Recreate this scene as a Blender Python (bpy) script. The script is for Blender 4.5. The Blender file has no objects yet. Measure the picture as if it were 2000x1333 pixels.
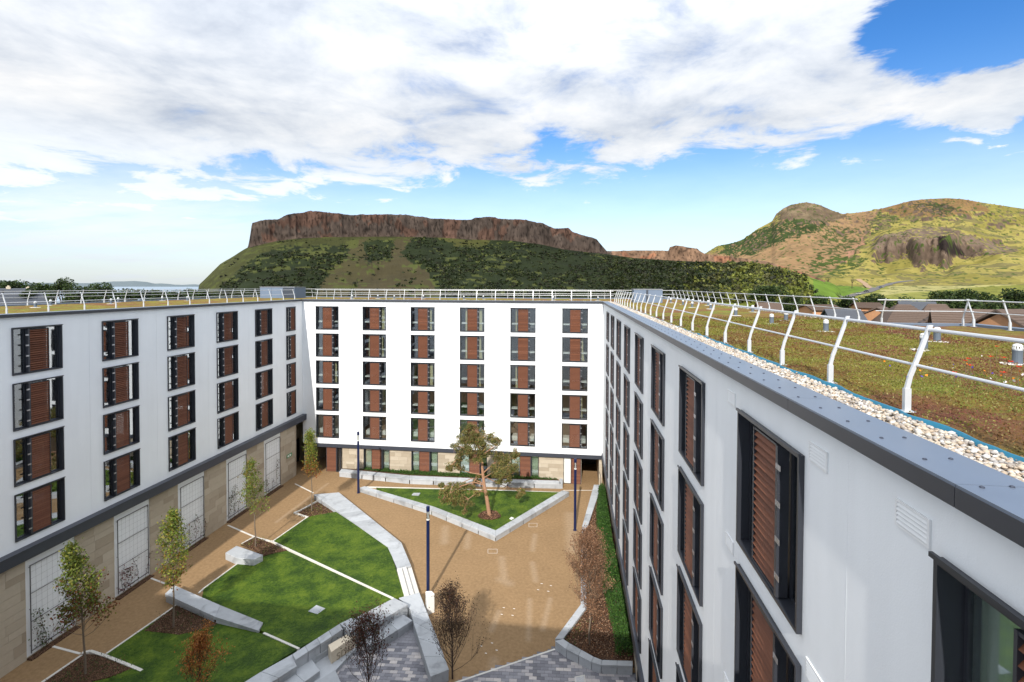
import bpy, bmesh, math, random
import numpy as np
from mathutils import Vector, Matrix
R = math.radians
rng = np.random.default_rng(7)
random.seed(7)
sc = bpy.context.scene
C = sc.collection

# ---------------------------------------------------------------- camera
EYE = 20.05
CF, CX, CY, YAW, PIT, ROL = 959.43, 1000.0, 577.81, -.1212, -.0207, .0032
def _axes():
    cy, sy = math.cos(YAW), math.sin(YAW)
    fw = np.array([sy, cy, 0]); rt = np.array([cy, -sy, 0]); up = np.array([0, 0, 1.])
    f2 = fw*math.cos(PIT) + up*math.sin(PIT); u2 = up*math.cos(PIT) - fw*math.sin(PIT)
    return f2, rt*math.cos(ROL) + u2*math.sin(ROL), u2*math.cos(ROL) - rt*math.sin(ROL)
FW, RT, UP = _axes()
def ray(px, py):
    return FW + RT*(px-CX)/CF - UP*(py-CY)/CF
def G(px, py, z=0.0):                      # photo position -> point on the level z (metres above the courtyard)
    r = ray(px, py); t = (z-EYE)/r[2]
    return Vector((r[0]*t, r[1]*t, z))
def AX(px, x):                             # photo column -> y on the plane x
    r = ray(px, CY); return r[1]*x/r[0]
def ang(px, py):
    r = ray(px, py); return math.atan2(r[0], r[1]), r[2]/math.hypot(r[0], r[1])
cam = bpy.data.cameras.new('camera'); co = bpy.data.objects.new('camera', cam); C.objects.link(co)
cam.sensor_width = 36; cam.lens = CF/2000*36; cam.shift_y = -(666.5-CY)/2000
cam.clip_start = .1; cam.clip_end = 60000
co.matrix_world = Matrix(((RT[0], UP[0], -FW[0], 0), (RT[1], UP[1], -FW[1], 0), (RT[2], UP[2], -FW[2], EYE), (0, 0, 0, 1)))
sc.camera = co

# ---------------------------------------------------------------- world, sun, exposure
SUN_EL, SUN_AZ = R(34), R(184)             # azimuth clockwise from +Y
SKY_STRENGTH, CLOUD_STRENGTH = .10, .83
world = bpy.data.worlds.new('World'); sc.world = world; world.use_nodes = True
def clear(nt):
    for n in list(nt.nodes): nt.nodes.remove(n)
class NT:                                   # terse node building
    def __init__(s, nt): s.nt = nt; s.N = nt.nodes; s.L = nt.links
    def n(s, t, ins=None, **kw):
        o = s.N.new(t)
        for k, v in kw.items(): setattr(o, k, v)
        for k, v in (ins or {}).items(): s.put(o.inputs[k], v)
        return o
    def put(s, sock, v):
        if isinstance(v, bpy.types.NodeSocket): s.L.new(v, sock)
        elif isinstance(v, bpy.types.Node): s.L.new(v.outputs[0], sock)
        else:
            if isinstance(v, tuple) and len(v) == 3 and sock.type == 'RGBA': v = v+(1,)
            sock.default_value = v
    def m(s, op, a, b=0.0, c=0.0, clamp=False):
        o = s.N.new('ShaderNodeMath'); o.operation = op; o.use_clamp = clamp
        s.put(o.inputs[0], a); s.put(o.inputs[1], b); s.put(o.inputs[2], c); return o.outputs[0]
    def ss(s, v, a, b, lo=0., hi=1.):
        o = s.N.new('ShaderNodeMapRange'); o.interpolation_type = 'SMOOTHSTEP'
        s.put(o.inputs['Value'], v); o.inputs['From Min'].default_value = a; o.inputs['From Max'].default_value = b
        o.inputs['To Min'].default_value = lo; o.inputs['To Max'].default_value = hi; return o.outputs[0]
    def mix(s, f, a, b, mode='MIX'):
        o = s.N.new('ShaderNodeMix'); o.data_type = 'RGBA'; o.blend_type = mode
        s.put(o.inputs[0], f); s.put(o.inputs[6], a); s.put(o.inputs[7], b); return o.outputs[2]
    def noise(s, vec, scale, detail=4, rough=.55, dist=0., dim='3D'):
        o = s.N.new('ShaderNodeTexNoise'); o.noise_dimensions = dim
        if vec is not None: s.put(o.inputs['Vector'], vec)
        o.inputs['Scale'].default_value = scale; o.inputs['Detail'].default_value = detail
        o.inputs['Roughness'].default_value = rough; o.inputs['Distortion'].default_value = dist
        return o.outputs[0]
    def ramp(s, f, stops):
        o = s.N.new('ShaderNodeValToRGB'); e = o.color_ramp.elements
        while len(e) < len(stops): e.new(.5)
        for x, (p, c) in zip(e, stops): x.position = p; x.color = tuple(c)+(1,)
        s.put(o.inputs[0], f); return o.outputs[0]
def build_world():
    nt = world.node_tree; clear(nt); k = NT(nt)
    tc = k.n('ShaderNodeTexCoord').outputs['Generated']
    sky = k.n('ShaderNodeTexSky', sky_type='NISHITA', sun_disc=False, sun_elevation=SUN_EL, sun_rotation=SUN_AZ,
              air_density=1.0, dust_density=.6, ozone_density=2.0)
    sep = k.n('ShaderNodeSeparateXYZ', {0: tc}); x, y, z = sep.outputs
    az = k.m('MULTIPLY', k.m('ARCTAN2', x, y), 57.2958)
    el = k.m('MULTIPLY', k.m('ARCSINE', z), 57.2958)
    zc = k.m('ADD', k.m('MAXIMUM', z, 0.0), .11)
    p = k.n('ShaderNodeCombineXYZ', {0: k.m('DIVIDE', x, zc), 1: k.m('DIVIDE', y, zc), 2: 0.0})
    big = k.noise(p, .62, 3, .5); fine = k.noise(p, 2.2, 9, .62, .35)
    lump = k.m('ADD', k.m('MULTIPLY', big, .42), k.m('MULTIPLY', fine, .58))
    # where the cloud deck lies: high everywhere, breaking up to the right and thinning to the horizon
    left = k.ss(az, -50., 0., 1., 0.)
    deck = k.ss(k.m('ADD', k.m('ADD', el, k.m('MULTIPLY', left, 4.5)), k.m('MULTIPLY', k.m('SUBTRACT', fine, .5), 17.0)), 9.5, 17.)
    da = k.m('DIVIDE', k.m('SUBTRACT', az, 39.5), 10.); de = k.m('DIVIDE', k.m('SUBTRACT', el, 24.), 7.5)
    hole = k.ss(k.m('ADD', k.m('ADD', k.m('MULTIPLY', da, da), k.m('MULTIPLY', de, de)), k.m('MULTIPLY', k.m('SUBTRACT', fine, .5), 4.5)), .2, 1.5, 1., 0.)
    da2 = k.m('DIVIDE', k.m('SUBTRACT', az, 38.5), 6.); de2 = k.m('DIVIDE', k.m('SUBTRACT', el, 15.2), 3.2)
    puff = k.ss(k.m('ADD', k.m('ADD', k.m('MULTIPLY', da2, da2), k.m('MULTIPLY', de2, de2)), k.m('MULTIPLY', k.m('SUBTRACT', .5, fine), 5.)), .2, 1.5, 1., 0.)
    # broken low clouds, more of them to the left
    cov = k.m('MULTIPLY', deck, k.m('SUBTRACT', 1., k.m('MULTIPLY', hole, 1.0)))
    cov = k.m('MAXIMUM', cov, k.m('MULTIPLY', puff, 1.25))
    thr = k.m('SUBTRACT', .635, k.m('MULTIPLY', cov, .302))
    thr = k.m('SUBTRACT', thr, k.m('MULTIPLY', left, .085))
    d = k.ss(k.m('SUBTRACT', lump, thr), -.05, .18)
    thin = k.m('MULTIPLY', k.m('MULTIPLY', left, k.ss(el, 17., 4.)), k.ss(k.noise(k.n('ShaderNodeMapping', {0: p, 3: (.5, 1.0, 1.)}).outputs[0], .9, 6, .6), .38, .62, .45, .98))       # milky veil low on the left
    veil = k.m('MAXIMUM', thin, k.ss(el, 17., 0., 0., .70))
    d = k.m('MAXIMUM', d, veil)
    # cloud body: white tops, pale grey-blue bases
    off = k.n('ShaderNodeVectorMath', {0: p, 1: (.09, .26, 0.)}, operation='ADD')
    f2 = k.noise(off.outputs[0], 2.2, 7, .6, .35)
    sh = k.m('ADD', .52, k.m('MULTIPLY', k.m('SUBTRACT', fine, f2), 1.5))
    med = k.noise(p, 1.1, 5, .6)
    sh = k.m('ADD', sh, k.m('MULTIPLY', k.m('SUBTRACT', med, .5), 1.3), clamp=True)
    cc = k.ramp(sh, [(0., (.46, .51, .60)), (.3, (.62, .665, .735)), (.58, (.77, .80, .84)), (1., (.96, .955, .945))])
    lowc = k.mix(k.ss(el, 17., 5., 0., .9), cc, (1.36, 1.47, 1.58))
    hs = k.n('ShaderNodeHueSaturation', {'Saturation': 1.12, 'Value': 1.0, 'Color': sky.outputs[0]})
    gm = k.mix(1.0, hs.outputs[0], k.mix(k.ss(el, 9., 24.), (.90, 1.0, 1.12), (.42, .78, 1.12)), 'MULTIPLY')
    b1 = k.n('ShaderNodeBackground', {'Color': gm, 'Strength': SKY_STRENGTH})
    # cloud luminance rises towards the zenith, overcast-like but steepened to lift shaded walls
    b2 = k.n('ShaderNodeBackground', {'Color': lowc, 'Strength': k.m('MULTIPLY', k.m('ADD', .42, k.m('MULTIPLY', k.m('MAXIMUM', z, 0.), 1.3)), CLOUD_STRENGTH)})
    mx = k.n('ShaderNodeMixShader', {0: k.m('MULTIPLY', d, .97), 1: b1.outputs[0], 2: b2.outputs[0]})
    out = k.n('ShaderNodeOutputWorld', {0: mx.outputs[0]})
build_world()
sl = bpy.data.lights.new('sun', 'SUN'); sl.energy = 3.3; sl.angle = R(.55); sl.color = (1., .945, .86)
so = bpy.data.objects.new('sun', sl); C.objects.link(so)
sd = Vector((math.sin(SUN_AZ)*math.cos(SUN_EL), math.cos(SUN_AZ)*math.cos(SUN_EL), math.sin(SUN_EL)))
so.rotation_euler = sd.to_track_quat('Z', 'Y').to_euler(); so.location = (0, 0, 120)
sc.view_settings.view_transform = 'Standard'; sc.view_settings.look = 'None'
sc.view_settings.exposure = 0.72; sc.view_settings.gamma = 1.0; sc.view_settings.use_curve_mapping = False

# ---------------------------------------------------------------- materials
MATS = {}
def mat(name, fn):
    m = bpy.data.materials.new(name); m.use_nodes = True; clear(m.node_tree); k = NT(m.node_tree)
    sh = fn(k); k.n('ShaderNodeOutputMaterial', {0: sh}); MATS[name] = m; return m
def bsdf(k, col, rough=.7, metal=0., bump=None, bs=.3, bd=.02, spec=.5, **kw):
    ins = {'Base Color': col, 'Roughness': rough, 'Metallic': metal, 'Specular IOR Level': spec}
    if bump is not None:
        ins['Normal'] = k.n('ShaderNodeBump', {'Strength': bs, 'Distance': bd, 'Height': bump}).outputs[0]
    ins.update(kw)
    return k.n('ShaderNodeBsdfPrincipled', ins).outputs[0]
def pos(k): return k.n('ShaderNodeNewGeometry').outputs['Position']
def orand(k): return k.n('ShaderNodeObjectInfo').outputs['Random']
def vcol(k, name='Col'): return k.n('ShaderNodeVertexColor', layer_name=name).outputs[0]
def simple(name, c, rough=.6, metal=0., nz=.12, sc_=6., bs=.15, spec=.5, rnd=0.):
    def f(k):
        n = k.noise(pos(k), sc_, 5, .6)
        v = k.m('ADD', 1-nz, k.m('MULTIPLY', n, 2*nz))
        if rnd: v = k.m('MULTIPLY', v, k.m('ADD', 1-rnd, k.m('MULTIPLY', orand(k), 2*rnd)))
        col = k.mix(1., c, k.n('ShaderNodeCombineXYZ', {0: v, 1: v, 2: v}).outputs[0], 'MULTIPLY')
        return bsdf(k, col, rough, metal, n, bs, .01, spec)
    return mat(name, f)
def m_render(k):
    P = pos(k)
    big = k.noise(P, .35, 4, .55); s = k.n('ShaderNodeMapping', {0: P, 3: (2.2, 2.2, .16)}).outputs[0]
    st = k.noise(s, 1., 5, .6); grain = k.noise(P, 55., 3, .7)
    v = k.m('ADD', .93, k.m('MULTIPLY', k.m('ADD', k.m('SUBTRACT', big, .5), k.m('MULTIPLY', k.m('SUBTRACT', st, .5), .8)), .13))
    col = k.mix(1., (.86, .885, .91), k.n('ShaderNodeCombineXYZ', {0: v, 1: v, 2: v}).outputs[0], 'MULTIPLY')
    return bsdf(k, col, .82, 0, k.m('ADD', grain, k.m('MULTIPLY', k.noise(P, 3., 4, .6), 1.6)), .35, .006, .3)
mat('white_render', m_render)
def m_stone(k):
    P = pos(k); r = orand(k)
    n = k.noise(P, 3., 6, .65); f = k.noise(k.n('ShaderNodeMapping', {0: P, 3: (1, 1, 5)}).outputs[0], 6., 5, .6)
    c = k.ramp(r, [(0, (.34, .285, .215)), (.35, (.42, .36, .28)), (.7, (.48, .42, .335)), (1, (.38, .32, .245))])
    v = k.m('ADD', .80, k.m('MULTIPLY', k.m('ADD', n, f), .2))
    c = k.mix(1., c, k.n('ShaderNodeCombineXYZ', {0: v, 1: v, 2: v}).outputs[0], 'MULTIPLY')
    return bsdf(k, c, .85, 0, k.m('ADD', n, f), .3, .008, .2)
mat('sandstone', m_stone)
simple('mortar', (.36, .30, .22), .9)
simple('dark_metal', (.035, .038, .048), .42, .0, .08, 3., .03)
simple('beam_metal', (.050, .056, .075), .4, .2, .12, 2., .03)
simple('coping_metal', (.165, .20, .26), .34, .35, .12, 1.2, .03)
simple('rail_metal', (.56, .58, .61), .35, .25, .06, 9., .05)
simple('bracket_metal', (.38, .38, .40), .35, .7, .06)
simple('bolt_metal', (.07, .08, .11), .35, .7, .06)
simple('window_trim', (.028, .031, .040), .38, 0., .06, 3., .02)
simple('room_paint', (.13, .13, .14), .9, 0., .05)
simple('bed_linen', (.88, .89, .88), .8, 0., .05)
simple('pine_wood', (.50, .36, .2), .5)
def m_slat(k):
    P = pos(k); g = k.noise(k.n('ShaderNodeMapping', {0: P, 3: (.8, .8, 9.)}).outputs[0], 7., 5, .6)
    r = orand(k)
    c = k.ramp(k.m('ADD', k.m('MULTIPLY', g, .7), k.m('MULTIPLY', r, .35)), [(.15, (.092, .032, .016)), (.5, (.142, .051, .025)), (.85, (.20, .075, .038))])
    return bsdf(k, c, .62, 0, g, .2, .004, .3)
mat('cedar_slat', m_slat)
def m_glass(k, gain=1.8, base=.10):
    lw = k.n('ShaderNodeFresnel', {'IOR': 1.6}).outputs[0]
    n = k.n('ShaderNodeBump', {'Strength': .04, 'Distance': .02, 'Height': k.noise(pos(k), .8, 2, .5)}).outputs[0]
    g = k.n('ShaderNodeBsdfGlossy', {'Color': (.9, .95, 1., 1), 'Roughness': .02, 'Normal': n}).outputs[0]
    t = k.n('ShaderNodeBsdfTransparent', {'Color': (.88, .91, .90, 1)}).outputs[0]
    return k.n('ShaderNodeMixShader', {0: k.m('ADD', k.m('MULTIPLY', lw, gain), base, clamp=True), 1: t, 2: g}).outputs[0]
mat('window_glass', m_glass); mat('coated_glass', lambda k: m_glass(k, 4.2, .12)); mat('clear_glass', lambda k: m_glass(k, .55, .03))
def m_path(k):
    P = pos(k)
    a = k.noise(P, 60., 3, .8); b = k.noise(P, .45, 5, .6); c_ = k.noise(P, 5., 4, .6)
    c = k.ramp(k.m('ADD', k.m('MULTIPLY', a, .55), k.m('MULTIPLY', c_, .45)), [(.28, (.17, .103, .050)), (.5, (.265, .170, .087)), (.72, (.355, .238, .13))])
    v = k.m('ADD', .86, k.m('MULTIPLY', b, .28))
    c = k.mix(1., c, k.n('ShaderNodeCombineXYZ', {0: v, 1: v, 2: v}).outputs[0], 'MULTIPLY')
    sx = k.n('ShaderNodeSeparateXYZ', {0: P}).outputs
    # scuffs left by turning vehicles, worn paler
    w = None
    segs = [((1045, 1045), (1040, 1075), .16), ((1040, 1100), (1046, 1135), .16), ((1075, 1170), (1060, 1230), .13), ((1035, 1172), (1032, 1250), .13),
            ((980, 1090), (985, 1135), .2), ((1113, 1005), (1118, 1075), .35), ((995, 1140), (978, 1132), .25), ((960, 1232), (975, 1195), .14),
            ((540, 1020), (640, 945), .12), ((470, 1110), (400, 1160), .12), ((915, 1045), (912, 1070), .2), ((870, 1030), (868, 1060), .25), ((965, 1290), (962, 1320), .2)]
    for p0, p1, rad in segs:
        A, B = G(*p0), G(*p1); d = B-A; L2 = d.length_squared
        ax, ay = k.m('SUBTRACT', sx[0], A.x), k.m('SUBTRACT', sx[1], A.y)
        t = k.m('DIVIDE', k.m('ADD', k.m('MULTIPLY', ax, d.x), k.m('MULTIPLY', ay, d.y)), L2, clamp=True)
        ex = k.m('SUBTRACT', ax, k.m('MULTIPLY', t, d.x)); ey = k.m('SUBTRACT', ay, k.m('MULTIPLY', t, d.y))
        q = k.m('SQRT', k.m('ADD', k.m('MULTIPLY', ex, ex), k.m('MULTIPLY', ey, ey)))
        s_ = k.ss(q, 0., rad*2.4, 1., 0.); w = s_ if w is None else k.m('MAXIMUM', w, s_)
    w = k.m('MULTIPLY', w, k.m('MULTIPLY', k.noise(P, 7., 4, .7), .22))
    c = k.mix(w, c, (.72, .62, .50))
    return bsdf(k, c, .88, 0, a, .5, .01, .25)
mat('resin_gravel', m_path)
def m_lawn(k):
    P = pos(k)
    a = k.noise(P, 38., 4, .75); b = k.noise(P, .8, 5, .62); c_ = k.noise(P, 6., 5, .65)
    f = k.m('ADD', k.m('ADD', k.m('MULTIPLY', a, .30), k.m('MULTIPLY', b, .42)), k.m('MULTIPLY', c_, .28))
    c = k.ramp(f, [(.38, (.012, .034, .003)), (.46, (.029, .066, .005)), (.53, (.068, .118, .008)), (.63, (.135, .185, .016))])
    return bsdf(k, c, .75, 0, k.m('ADD', a, k.m('MULTIPLY', c_, 1.2)), .9, .03, .25)
mat('lawn_grass', m_lawn)
def m_conc(k):
    P = pos(k); r = orand(k)
    n = k.noise(P, 2.2, 6, .65, .4); g = k.noise(P, 40., 3, .7); st = k.ss(k.noise(P, .9, 5, .6, .8), .50, .68)
    v = k.m('ADD', .62, k.m('ADD', k.m('MULTIPLY', n, .34), k.m('ADD', k.m('MULTIPLY', g, .12), k.m('MULTIPLY', r, .26))))
    v = k.m('MULTIPLY', v, k.m('SUBTRACT', 1., k.m('MULTIPLY', st, .26)))
    c = k.mix(1., (.40, .42, .445), k.n('ShaderNodeCombineXYZ', {0: v, 1: v, 2: v}).outputs[0], 'MULTIPLY')
    return bsdf(k, c, .8, 0, k.m('ADD', n, g), .2, .006, .3)
mat('pale_granite', m_conc)
simple('cream_stone', (.66, .57, .44), .85, 0., .12, 5.)
simple('edging_stone', (.62, .60, .56), .85, 0., .16, 9., .2, .3, .06)
def m_sett(k):
    P = pos(k); r = orand(k); n = k.noise(P, 14., 5, .7)
    c = k.ramp(r, [(0, (.15, .15, .17)), (.3, (.21, .21, .235)), (.6, (.27, .27, .295)), (.82, (.36, .345, .36)), (1, (.54, .50, .48))])
    v = k.m('ADD', .72, k.m('MULTIPLY', n, .56))
    c = k.mix(1., c, k.n('ShaderNodeCombineXYZ', {0: v, 1: v, 2: v}).outputs[0], 'MULTIPLY')
    return bsdf(k, c, .85, 0, n, .4, .006, .25)
mat('grey_sett', m_sett)
simple('sett_bed', (.10, .10, .11), .95)
def m_mulch(k):
    P = pos(k); v = k.n('ShaderNodeTexVoronoi', {'Vector': P, 'Scale': 16.}); n = k.noise(P, 5., 5, .7)
    c = k.ramp(k.m('ADD', k.m('MULTIPLY', v.outputs[0], .7), k.m('MULTIPLY', n, .5)), [(.2, (.02, .012, .008)), (.55, (.065, .036, .022)), (.85, (.16, .09, .055))])
    return bsdf(k, c, .95, 0, v.outputs[0], .9, .05, .15)
mat('bark_mulch', m_mulch)
def m_leaf(name, trans=.35, rough=.6):
    def f(k):
        c = vcol(k)
        d = bsdf(k, c, rough, 0, None, spec=.3)
        t = k.n('ShaderNodeBsdfTranslucent', {'Color': c}).outputs[0]
        return k.n('ShaderNodeMixShader', {0: trans, 1: d, 2: t}).outputs[0]
    return mat(name, f)
m_leaf('leaf'); m_leaf('needle', .15); m_leaf('petal', .4)
simple('bark', (.15, .115, .085), .9, 0, .3, 12., .5)
simple('pine_bark', (.34, .19, .115), .9, 0, .35, 9., .6)
simple('dark_bark', (.055, .035, .028), .9, 0, .3, 12., .5)
simple('lamp_blue', (.005, .013, .062), .3, 0., .05, 3., .02)
simple('white_paint', (.82, .82, .80), .5, 0., .05)
def m_lantern(k):
    g = k.n('ShaderNodeBsdfGlossy', {'Color': (1, 1, 1, 1), 'Roughness': .05}).outputs[0]
    t = k.n('ShaderNodeBsdfTransparent', {'Color': (.92, .95, .95, 1)}).outputs[0]
    return k.n('ShaderNodeMixShader', {0: k.m('ADD', k.n('ShaderNodeFresnel', {'IOR': 1.5}).outputs[0], .08), 1: t, 2: g}).outputs[0]
mat('lantern_glass', m_lantern)
def m_pebble(k):
    c = vcol(k); n = k.noise(pos(k), 60., 4, .6); v = k.m('ADD', .8, k.m('MULTIPLY', n, .4))
    v = k.m('MULTIPLY', v, .66)
    return bsdf(k, k.mix(1., c, k.n('ShaderNodeCombineXYZ', {0: v, 1: v, 2: v}).outputs[0], 'MULTIPLY'), .7, 0, None, spec=.3)
mat('pebble', m_pebble)
def m_sedum(k):
    P = pos(k)
    a = k.noise(P, 26., 5, .75); b = k.noise(P, .55, 5, .62, .6); c_ = k.noise(P, 3.2, 5, .65, .4); d_ = k.noise(P, .33, 4, .6, .8)
    f = k.m('ADD', k.m('ADD', k.m('MULTIPLY', a, .42), k.m('MULTIPLY', b, .25)), k.m('MULTIPLY', c_, .36))
    c = k.ramp(f, [(.37, (.075, .036, .014)), (.45, (.15, .082, .026)), (.505, (.21, .145, .032)), (.56, (.205, .195, .032)), (.68, (.29, .29, .06))])
    c = k.mix(k.m('MULTIPLY', k.ss(d_, .49, .60), .7), c, (.19, .070, .048))
    g = k.noise(P, .27, 4, .6, .5)
    c = k.mix(k.m('MULTIPLY', k.ss(g, .54, .7), .55), c, (.12, .20, .03))
    return bsdf(k, c, .9, 0, k.m('ADD', a, k.m('MULTIPLY', c_, 1.3)), 1., .05, .15)
mat('sedum_roof', m_sedum)
simple('blue_membrane', (.010, .16, .27), .45, 0., .25, 9., .4)
simple('vent_pipe', (.10, .125, .16), .45, 0., .12)
simple('vent_cap', (.70, .72, .74), .4, .1, .08)
simple('plant_room', (.135, .18, .26), .5, .1, .08, 1.)
simple('plant_room_dark', (.035, .045, .065), .5, 0., .08, 1.)
simple('roof_membrane', (.28, .29, .32), .7)
simple('curtain_green', (.56, .62, .50), .85, 0., .15, 2.)
simple('curtain_cream', (.66, .62, .42), .85, 0., .15, 2.)
simple('grille_white', (.78, .79, .80), .5, 0., .04)
simple('sign_green', (.02, .25, .08), .4)
simple('door_white', (.70, .74, .73), .4, 0., .04)
simple('wire', (.12, .12, .13), .4, .5)
simple('roof_tile', (.105, .075, .060), .85, 0, .25, 4., .4, .3, .15)
simple('house_brick', (.42, .22, .115), .9, 0, .2, 5., .3, .3, .12)
simple('house_slate', (.07, .078, .095), .6, 0, .2, 3.)
simple('asphalt', (.105, .098, .095), .9)
simple('dirt_path', (.30, .20, .12), .9)
simple('tyre', (.02, .02, .02), .8)
simple('car_glass', (.02, .025, .03), .1)
simple('car_silver', (.55, .57, .6), .3, .4); simple('car_dark', (.03, .035, .05), .3, .2); simple('car_blue', (.08, .12, .25), .3, .2)
def m_terr(k):
    P = pos(k); c = k.mix(1., vcol(k), (.84, .84, .84), 'MULTIPLY')
    n = k.noise(P, .16, 6, .7); n2 = k.noise(P, .035, 5, .6)
    v = k.m('ADD', .55, k.m('ADD', k.m('MULTIPLY', n, .6), k.m('MULTIPLY', n2, .3)))
    c = k.mix(1., c, k.n('ShaderNodeCombineXYZ', {0: v, 1: v, 2: v}).outputs[0], 'MULTIPLY')
    return bsdf(k, c, .95, 0, n, .6, 1.6, .1)
mat('hill_ground', m_terr)
def m_sea(k):
    P = pos(k); n = k.noise(k.n('ShaderNodeMapping', {0: P, 3: (.0006, .004, 1.)}).outputs[0], 1., 5, .6)
    return bsdf(k, k.ramp(n, [(.3, (.10, .17, .25)), (.7, (.30, .38, .46))]), .35, 0, None)
mat('sea_water', m_sea)

# ---------------------------------------------------------------- builders
def tag(o, label=None, cat=None, group=None, kind=None):
    if label: o['label'] = label
    if cat: o['category'] = cat
    if group: o['group'] = group
    if kind: o['kind'] = kind
    return o
def mesh_np(name, V, F, material, cols=None, smooth=False):
    V = np.asarray(V, np.float32); F = np.asarray(F, np.int32); me = bpy.data.meshes.new(name)
    n, kk = F.shape
    me.vertices.add(len(V)); me.vertices.foreach_set('co', V.ravel())
    me.loops.add(n*kk); me.loops.foreach_set('vertex_index', F.ravel())
    me.polygons.add(n); me.polygons.foreach_set('loop_start', np.arange(0, n*kk, kk, dtype=np.int32))
    me.polygons.foreach_set('loop_total', np.full(n, kk, np.int32))
    if smooth: me.polygons.foreach_set('use_smooth', np.ones(n, bool))
    if cols is not None:
        a = me.color_attributes.new('Col', 'FLOAT_COLOR', 'POINT')
        cc = np.ones((len(V), 4), np.float32); cc[:, :3] = cols; a.data.foreach_set('color', cc.ravel())
    me.update(calc_edges=True); me.materials.append(MATS[material]); return me
def link(name, data, parent=None, loc=(0, 0, 0), rz=0.):
    o = bpy.data.objects.new(name, data); C.objects.link(o); o.location = loc; o.rotation_euler = (0, 0, rz)
    if parent is not None: o.parent = parent
    return o
def thing(name, label, cat, loc=(0, 0, 0), rz=0., group=None, kind=None):
    return tag(link(name, None, None, loc, rz), label, cat, group, kind)
class MB:
    def __init__(s): s.v = []; s.f = []
    def add(s, vs, fs):
        b = len(s.v); s.v += [tuple(p) for p in vs]; s.f += [tuple(i+b for i in f) for f in fs]
    def box(s, x0, x1, y0, y1, z0, z1):
        s.add([(x0, y0, z0), (x1, y0, z0), (x1, y1, z0), (x0, y1, z0), (x0, y0, z1), (x1, y0, z1), (x1, y1, z1), (x0, y1, z1)],
              [(0, 3, 2, 1), (4, 5, 6, 7), (0, 1, 5, 4), (1, 2, 6, 5), (2, 3, 7, 6), (3, 0, 4, 7)]); return s
    def prism(s, poly, z0, z1, inset=0.0):
        poly = [(p[0], p[1], (p[2] if len(p) > 2 and z1 is None else z1)) for p in poly]; n = len(poly)
        ar = sum(poly[i][0]*poly[(i+1) % n][1]-poly[(i+1) % n][0]*poly[i][1] for i in range(n))
        if ar < 0: poly = poly[::-1]
        s.add([(p[0], p[1], z0) for p in poly]+[tuple(p) for p in poly],
              [tuple(range(n-1, -1, -1)), tuple(range(n, 2*n))]+[(i, (i+1) % n, n+(i+1) % n, n+i) for i in range(n)]); return s
    def tube(s, pts, rad, n=6, cap=True):
        pts = [Vector(p) for p in pts]; rad = rad if hasattr(rad, '__len__') else [rad]*len(pts); b = len(s.v)
        for i, p in enumerate(pts):
            d = (pts[min(i+1, len(pts)-1)]-pts[max(i-1, 0)]).normalized()
            a = d.cross(Vector((0, 0, 1))) if abs(d.z) < .95 else d.cross(Vector((1, 0, 0)))
            a.normalize(); c = d.cross(a)
            for j in range(n):
                t = 2*math.pi*j/n; s.v.append(tuple(p+(a*math.cos(t)+c*math.sin(t))*rad[i]))
        for i in range(len(pts)-1):
            for j in range(n): s.f.append((b+i*n+j, b+i*n+(j+1) % n, b+(i+1)*n+(j+1) % n, b+(i+1)*n+j))
        if cap: s.f.append(tuple(b+j for j in range(n))[::-1]); s.f.append(tuple(b+(len(pts)-1)*n+j for j in range(n)))
        return s
    def lathe(s, prof, n=12, c=(0, 0, 0)):
        b = len(s.v)
        for r, z in prof:
            for j in range(n):
                t = 2*math.pi*j/n; s.v.append((c[0]+r*math.cos(t), c[1]+r*math.sin(t), c[2]+z))
        for i in range(len(prof)-1):
            for j in range(n): s.f.append((b+i*n+j, b+i*n+(j+1) % n, b+(i+1)*n+(j+1) % n, b+(i+1)*n+j))
        s.f.append(tuple(b+j for j in range(n))[::-1]); s.f.append(tuple(b+(len(prof)-1)*n+j for j in range(n))); return s
    def mesh(s, name, material, bevel=0., smooth=False):
        me = bpy.data.meshes.new(name); me.from_pydata(s.v, [], s.f); me.materials.append(MATS[material])
        if bevel:
            bm = bmesh.new(); bm.from_mesh(me)
            bmesh.ops.bevel(bm, geom=bm.edges[:], offset=bevel, segments=1, affect='EDGES'); bm.to_mesh(me); bm.free()
        if smooth: me.polygons.foreach_set('use_smooth', [True]*len(me.polygons))
        me.update(); return me
    def ob(s, name, material, parent=None, loc=(0, 0, 0), bevel=0., smooth=False):
        return link(name, s.mesh(name, material, bevel, smooth), parent, loc)
def rel(t): return tuple(-c for c in t.location)      # offset for world-coordinate parts under a thing
# value noise
def _h(ix, iy, iz, seed):
    h = (ix*374761393 + iy*668265263 + iz*2147483647 + seed*1274126177) & 0xffffffff
    h = ((h ^ (h >> 13))*1274126177) & 0xffffffff
    return ((h ^ (h >> 16)) & 0xffff)/65535.
def vn(x, y, z=None, seed=0):
    x = np.asarray(x, float); y = np.asarray(y, float); z = np.zeros_like(x) if z is None else np.asarray(z, float)
    xi, yi, zi = np.floor(x).astype(np.int64), np.floor(y).astype(np.int64), np.floor(z).astype(np.int64)
    u, v, w = x-xi, y-yi, z-zi; u = u*u*(3-2*u); v = v*v*(3-2*v); w = w*w*(3-2*w); r = 0
    for a in (0, 1):
        for b in (0, 1):
            for c in (0, 1):
                r = r + _h(xi+a, yi+b, zi+c, seed)*(u if a else 1-u)*(v if b else 1-v)*(w if c else 1-w)
    return r
def fbm(x, y, z=None, o=4, seed=0, g=.5):
    r = 0; a = 1; t = 0
    for i in range(o):
        r = r+a*vn(x*2**i, y*2**i, None if z is None else z*2**i, seed+i*17); t += a; a *= g
    return r/t

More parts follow.
